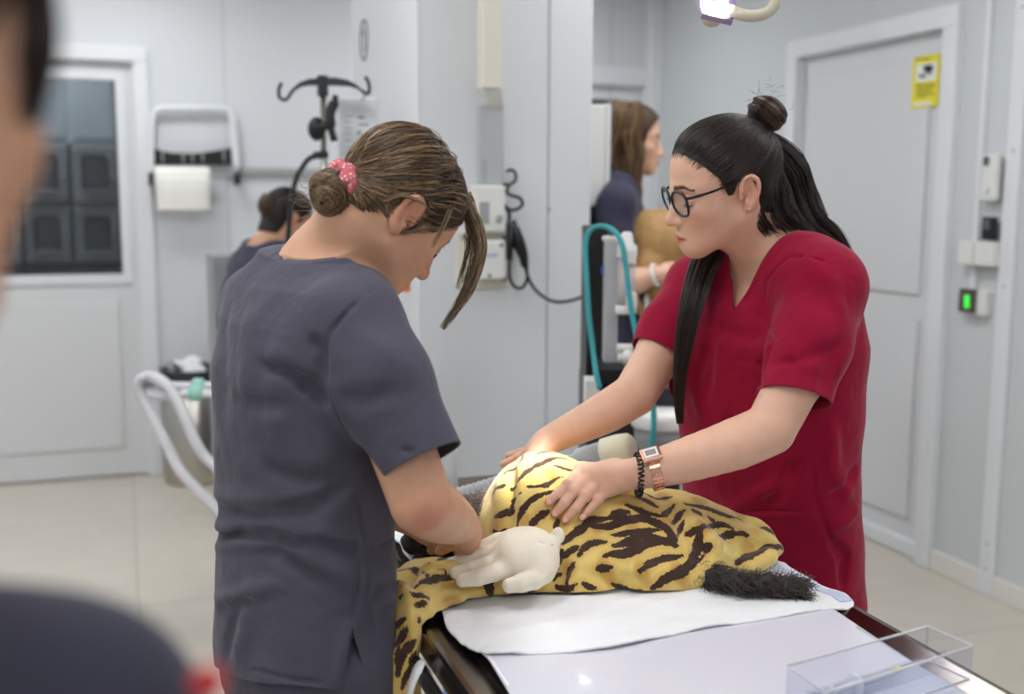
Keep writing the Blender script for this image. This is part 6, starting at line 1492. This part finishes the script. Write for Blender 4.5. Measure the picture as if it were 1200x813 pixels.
legs((hip2[0], hip2[1]), f2, P2, M['navy_cloth'], M['white_shoe'], h0=nz2-.6)
HL0 = [(.093, .088), (.080, .074), (.066, .055), (.052, .03), (.046, .0), (.042, -.03), (.034, -.052), (-.25, -.052), (-.25, .25), (.14, .25), (.14, .088)]
Sx = scalp(.010); V2, F2 = Sx.mesh(.005); V2, F2 = clip(V2, F2, lambda P: inpoly_sd(np.stack([P[:, 1], P[:, 2], P[:, 0]], 1), np.array(HL0))); to_mesh('hair_cap', h2.Wn(V2), F2, M['cap_mid'], P2)
st = []
for k in range(26):
    a = -1.1+2.9*k/25; y0 = -.035+.02*math.cos(k); x_ = .084*math.cos(a*1.0+.2)*1.0; yy = .02-.115*math.sin(max(0, a)*.9)
    side = 1 if k % 2 == 0 else -1; x_ = side*(.086 if yy > -.06 else .05)*(1-.3*RNG.random()); ln = .30+.05*RNG.random()
    pts = [h2.W((x_*.2, yy*.6, .128)), h2.W((x_*.85, yy, .085)), h2.W((x_*1.05, yy-.01, .02))]
    q = pts[-1].copy()
    for j in range(1, 5): pts.append(q-UP*ln*j/5+f2*(.012*math.sin(j*1.9+k))+r2*side*.012*math.sin(j*1.6+k*2)-f2*.01*j*(yy < -.03))
    st += lock(pts, [.010, .018, .020, .020, .018, .014, .006], 70, .004, thick=.6, npts=12)
hair_object('hair', st, .0011, HW, P2)
MB().tube(ring_about(at(768, 322, z2-.195), wA-eA, .034, 24)[0], .006, 8, closed=True).build('white_bracelet', M['white_badge'], P2)
# the tan dog in the arms
mat('fur_tan', (176, 138, 88), .7, var=.25, vscale=22, bump=.5, bscale=60); mat('fur_tan_strand', (186, 148, 98), .6, var=.3, vscale=30)
zd = z2-.03; dogT = empty('dog', at(775, 300, zd), 'tan short haired dog carried in the arms of the long haired colleague', 'dog')
S = Sdf(); D_ = lambda u, v, d=0.0: at(u, v, zd+d)
S.ell(D_(765, 290, -.02), (.105, .10, .115), RB, k=.03); S.cone(D_(765, 285, -.01), D_(835, 275, .02), .105, .095, k=.05); S.cone(D_(835, 275, .02), D_(868, 245, .03), .085, .055, k=.04)
S.ell(D_(880, 228, .03), (.06, .055, .055), RB, k=.02); S.cone(D_(885, 232, .02), D_(905, 238, .0), .034, .024, k=.02)
for a in ((872, 214, .06), (888, 212, .02)): S.cone(D_(*a), D_(a[0]-6, a[1]+14, a[2]), .014, .02, k=.01)
S.chain([D_(762, 312, -.09), D_(778, 345, -.11), D_(786, 362, -.08), D_(790, 388, -.09)], [.055, .038, .024, .020], k=.02); S.chain([D_(790, 388, -.09), D_(797, 392, -.11)], [.020, .016], k=.01)
S.chain([D_(775, 312, .05), D_(798, 350, .05), D_(800, 366, .06), D_(805, 390, .05)], [.05, .036, .023, .019], k=.02)
S.chain([D_(832, 300, -.05), D_(840, 340, -.06), D_(842, 372, -.05)], [.04, .026, .019], k=.02); S.chain([D_(838, 300, .06), D_(846, 340, .06), D_(848, 372, .06)], [.04, .026, .019], k=.02)
S.chain([D_(745, 285, -.02), D_(740, 315, -.06), D_(744, 345, -.09), D_(752, 362, -.1)], [.02, .016, .013, .008], k=.02)
V, F = S.mesh(.005); to_mesh('body', V, F, M['fur_tan'], dogT)
out = []; nrm_i = RNG.integers(0, len(V), 5200)
for i in nrm_i:
    p = V[i]; e = .003; g_ = np.array([S.ev(np.array([p+np.eye(3)[a]*e]))[0]-S.ev(np.array([p-np.eye(3)[a]*e]))[0] for a in range(3)]) if False else unit(p-D_(790, 295, 0)); d = unit(g_*.35-UP*.7-LAT*.3+RNG.normal(size=3)*.25); out.append(np.array([p, p+d*.010, p+d*.02-UP*.003]))
hair_object('coat_fur', out, .0012, M['fur_tan_strand'], dogT)

# --- dark haired colleague at the back, seen from behind
z1 = 4.15; f1 = unit(.72*LAT+.62*DEP); r1 = np.array([f1[1], -f1[0], 0])
h1 = Head(f1, math.radians(22), 0, .96); h1.place((.02, 0, .03), at(341, 251, z1)); nk1 = h1.W((0, -.05, -.13)); nz1 = nk1[2]
P1 = empty('person', (nk1[0]-f1[0]*.05, nk1[1]-f1[1]*.05, 0), 'person in dark navy scrubs with dark hair in a bun, back turned', 'person')
rw1 = loft_rows(nk1-f1*.03, [(nz1-.72, .175, .125, -.03), (nz1-.60, .18, .13, -.03), (nz1-.42, .165, .115, -.02), (nz1-.25, .18, .125, -.01), (nz1-.12, .17, .105, 0), (nz1-.05, .13, .08, .01), (nz1-.0, .07, .055, .02)], f1)
sA, sB = nk1+r1*.17-UP*.08, nk1-r1*.17-UP*.08; eA, eB = sA-UP*.26+f1*.04, sB-UP*.26+f1*.04; wA, wB = eA+f1*.06-UP*.22, eB+f1*.06-UP*.22
S, T, TB_ = person_parts(h1, nk1, rw1, (sA, sB), [([sA, eA], [.046, .039]), ([eA, wA], [.039, .026]), ([sB, eB], [.046, .039]), ([eB, wB], [.039, .026])], [([sA, sA*.3+eA*.7], [.056, .056]), ([sB, sB*.3+eB*.7], [.056, .056])], f1)
for w_, s_ in ((wA, -1), (wB, 1)):
    fs_ = [[w_+f1*.08+r1*s_*(.03-.02*k), w_+f1*.115+r1*s_*(.03-.02*k)-UP*.012, w_+f1*.13+r1*s_*(.03-.02*k)-UP*.03, w_+f1*.132+r1*s_*(.03-.02*k)-UP*.048] for k in range(4)]
    hand(S, w_, fs_, [w_+f1*.02+r1*s_*.025, w_+f1*.055+r1*s_*.05-UP*.01, w_+f1*.075+r1*s_*.055-UP*.02, w_+f1*.09+r1*s_*.055-UP*.03])
V, F = S.mesh(.0045); to_mesh('body', V, F, SKL, P1, True, skin_attrs(V, h1))
top_mesh(T, TB_, nk1, f1, nz1-.68, [(sA*.4+eA*.6, unit(eA-sA)), (sB*.4+eB*.6, unit(eB-sB))], M['navy_cloth'], P1, .007)
legs((nk1[0]-f1[0]*.05, nk1[1]-f1[1]*.05), f1, P1, M['navy_cloth'], M['white_shoe'], h0=nz1-.6)
HL1 = HAIRLINE[:13]+[(-.032, -.03), (-.036, -.066), (-.05, -.085), (-.25, -.085), (-.25, .25), (.14, .25), (.14, .091)]
g1 = mid(h1, 325, 240); pulled_hair('hair', h1, g1, 1500, .0012, HD, P1, (.002, .010), HL1, cap_mat=M['cap_dark'])
b1 = mid(h1, 315, 240); bun('hair_bun', h1, b1, .046, unit(b1-g1+np.array([.2, 0, 0])*.02), 500, .0013, HBUN, P1, .9, M['cap_dark'])
q0 = at(346, 275, z1-.09); MB().tube(smooth_path([nk1+r1*.075-f1*.03-UP*.004, nk1+r1*.085+f1*.02-UP*.022, nk1+r1*.07+f1*.075-UP*.05], 5), .009, 8).build('white_collar', M['white_badge'], P1)

# --- colleague close to the camera at the left edge
z0 = .40; f0 = unit(.80*LAT+.60*DEP); r0 = np.array([f0[1], -f0[0], 0])
h0 = Head(unit(.30*LAT+.95*DEP), math.radians(10), 0, .97); h0.place((.058, .045, -.022), at(-8, 160, z0)); nk0 = h0.W((0, -.035, -.135)); nz0 = nk0[2]
P0 = empty('person', (nk0[0]-f0[0]*.03, nk0[1]-f0[1]*.03, 0), 'blurred person in dark scrubs cut off at the photo\'s left edge', 'person')
sA = at(60, 885, z0+.03); sB = nk0*2-sA-UP*.0; sB = nk0-r0*.17; sB[2] = sA[2]
rw0 = loft_rows(nk0-f0*.02, [(nz0-.72, .175, .125, -.02), (nz0-.60, .18, .13, -.02), (nz0-.42, .165, .115, -.01), (nz0-.28, .175, .125, 0), (nz0-.19, .15, .10, 0), (nz0-.13, .10, .07, 0), (nz0-.08, .06, .05, 0)], f0)
eA, eB = sA-UP*.27+r0*.02, sB-UP*.27-r0*.02; wA, wB = eA+f0*.08-UP*.22, eB+f0*.08-UP*.22
S = Sdf(); head_sdf(S, h0); S.cone(h0.W((0, -.022, -.03)), nk0-UP*.02, .048, .054, .03); S.loft([(z, x, y, a-.02, b-.02, w_) for z, x, y, a, b, w_ in rw0], .03)
T = Sdf(); T.loft(rw0, .03); TB_ = Sdf(); TB_.loft(rw0, .03)
for sh, e_, w_, s_ in ((sA, eA, wA, -1), (sB, eB, wB, 1)):
    S.chain([nk0-UP*.06, sh], [.045, .044], k=.04); T.chain([nk0-UP*.075, sh], [.05, .055], k=.05); S.chain([sh, e_, w_], [.045, .039, .027], k=.03); T.chain([sh, sh*.25+e_*.75], [.055, .057], k=.03)
    fs_ = [[w_-UP*.08+f0*(.028-.019*k), w_-UP*.115+f0*(.028-.019*k)+r0*s_*.008, w_-UP*.135+f0*(.028-.019*k)+r0*s_*.016, w_-UP*.15+f0*(.028-.019*k)+r0*s_*.024] for k in range(4)]
    hand(S, w_, fs_, [w_-UP*.02+f0*.025, w_-UP*.05+f0*.048, w_-UP*.07+f0*.055, w_-UP*.085+f0*.055+r0*s_*.008])
T.warp(lambda P: .003*np.sin(P[:, 0]*34+P[:, 2]*27)*np.sin(P[:, 1]*30-P[:, 2]*22))
V, F = S.mesh(.0042); body0 = to_mesh('body', V, F, SKL, P0, True, skin_attrs(V, h0)); eyes(h0, body0, -.3)
top_mesh(T, TB_, nk0-UP*.07, f0, nz0-.68, [(sA*.4+eA*.6, unit(eA-sA)), (sB*.4+eB*.6, unit(eB-sB))], M['navy_front'], P0, .006, .068)
legs((nk0[0]-f0[0]*.03, nk0[1]-f0[1]*.03), f0, P0, M['navy_front'], M['white_shoe'], h0=nz0-.6)
g0 = np.array([0, -.11, .02]); pulled_hair('hair', h0, g0, 2500, .0007, HB, P0, (.002, .008), cap_mat=M['cap_brown'])
hair_object('loose_hair', lock([h0.W((.05, .06, .085)), at(45, 20, z0-.01), at(44, 70, z0-.01), at(40, 115, z0-.005), at(34, 150, z0)], [.004, .006, .006, .004, .002], 320, .001), .0005, HD, P0)
mat('red_badge', (196, 40, 44), .5, var=.05)
q = at(243, 800, z0-.01); MB().lathe([(.004, 0), (.006, .002), (.006, .005), (.003, .006)], q, tuple(unit(CO-q)), 18).build('red_badge', M['red_badge'], P0)
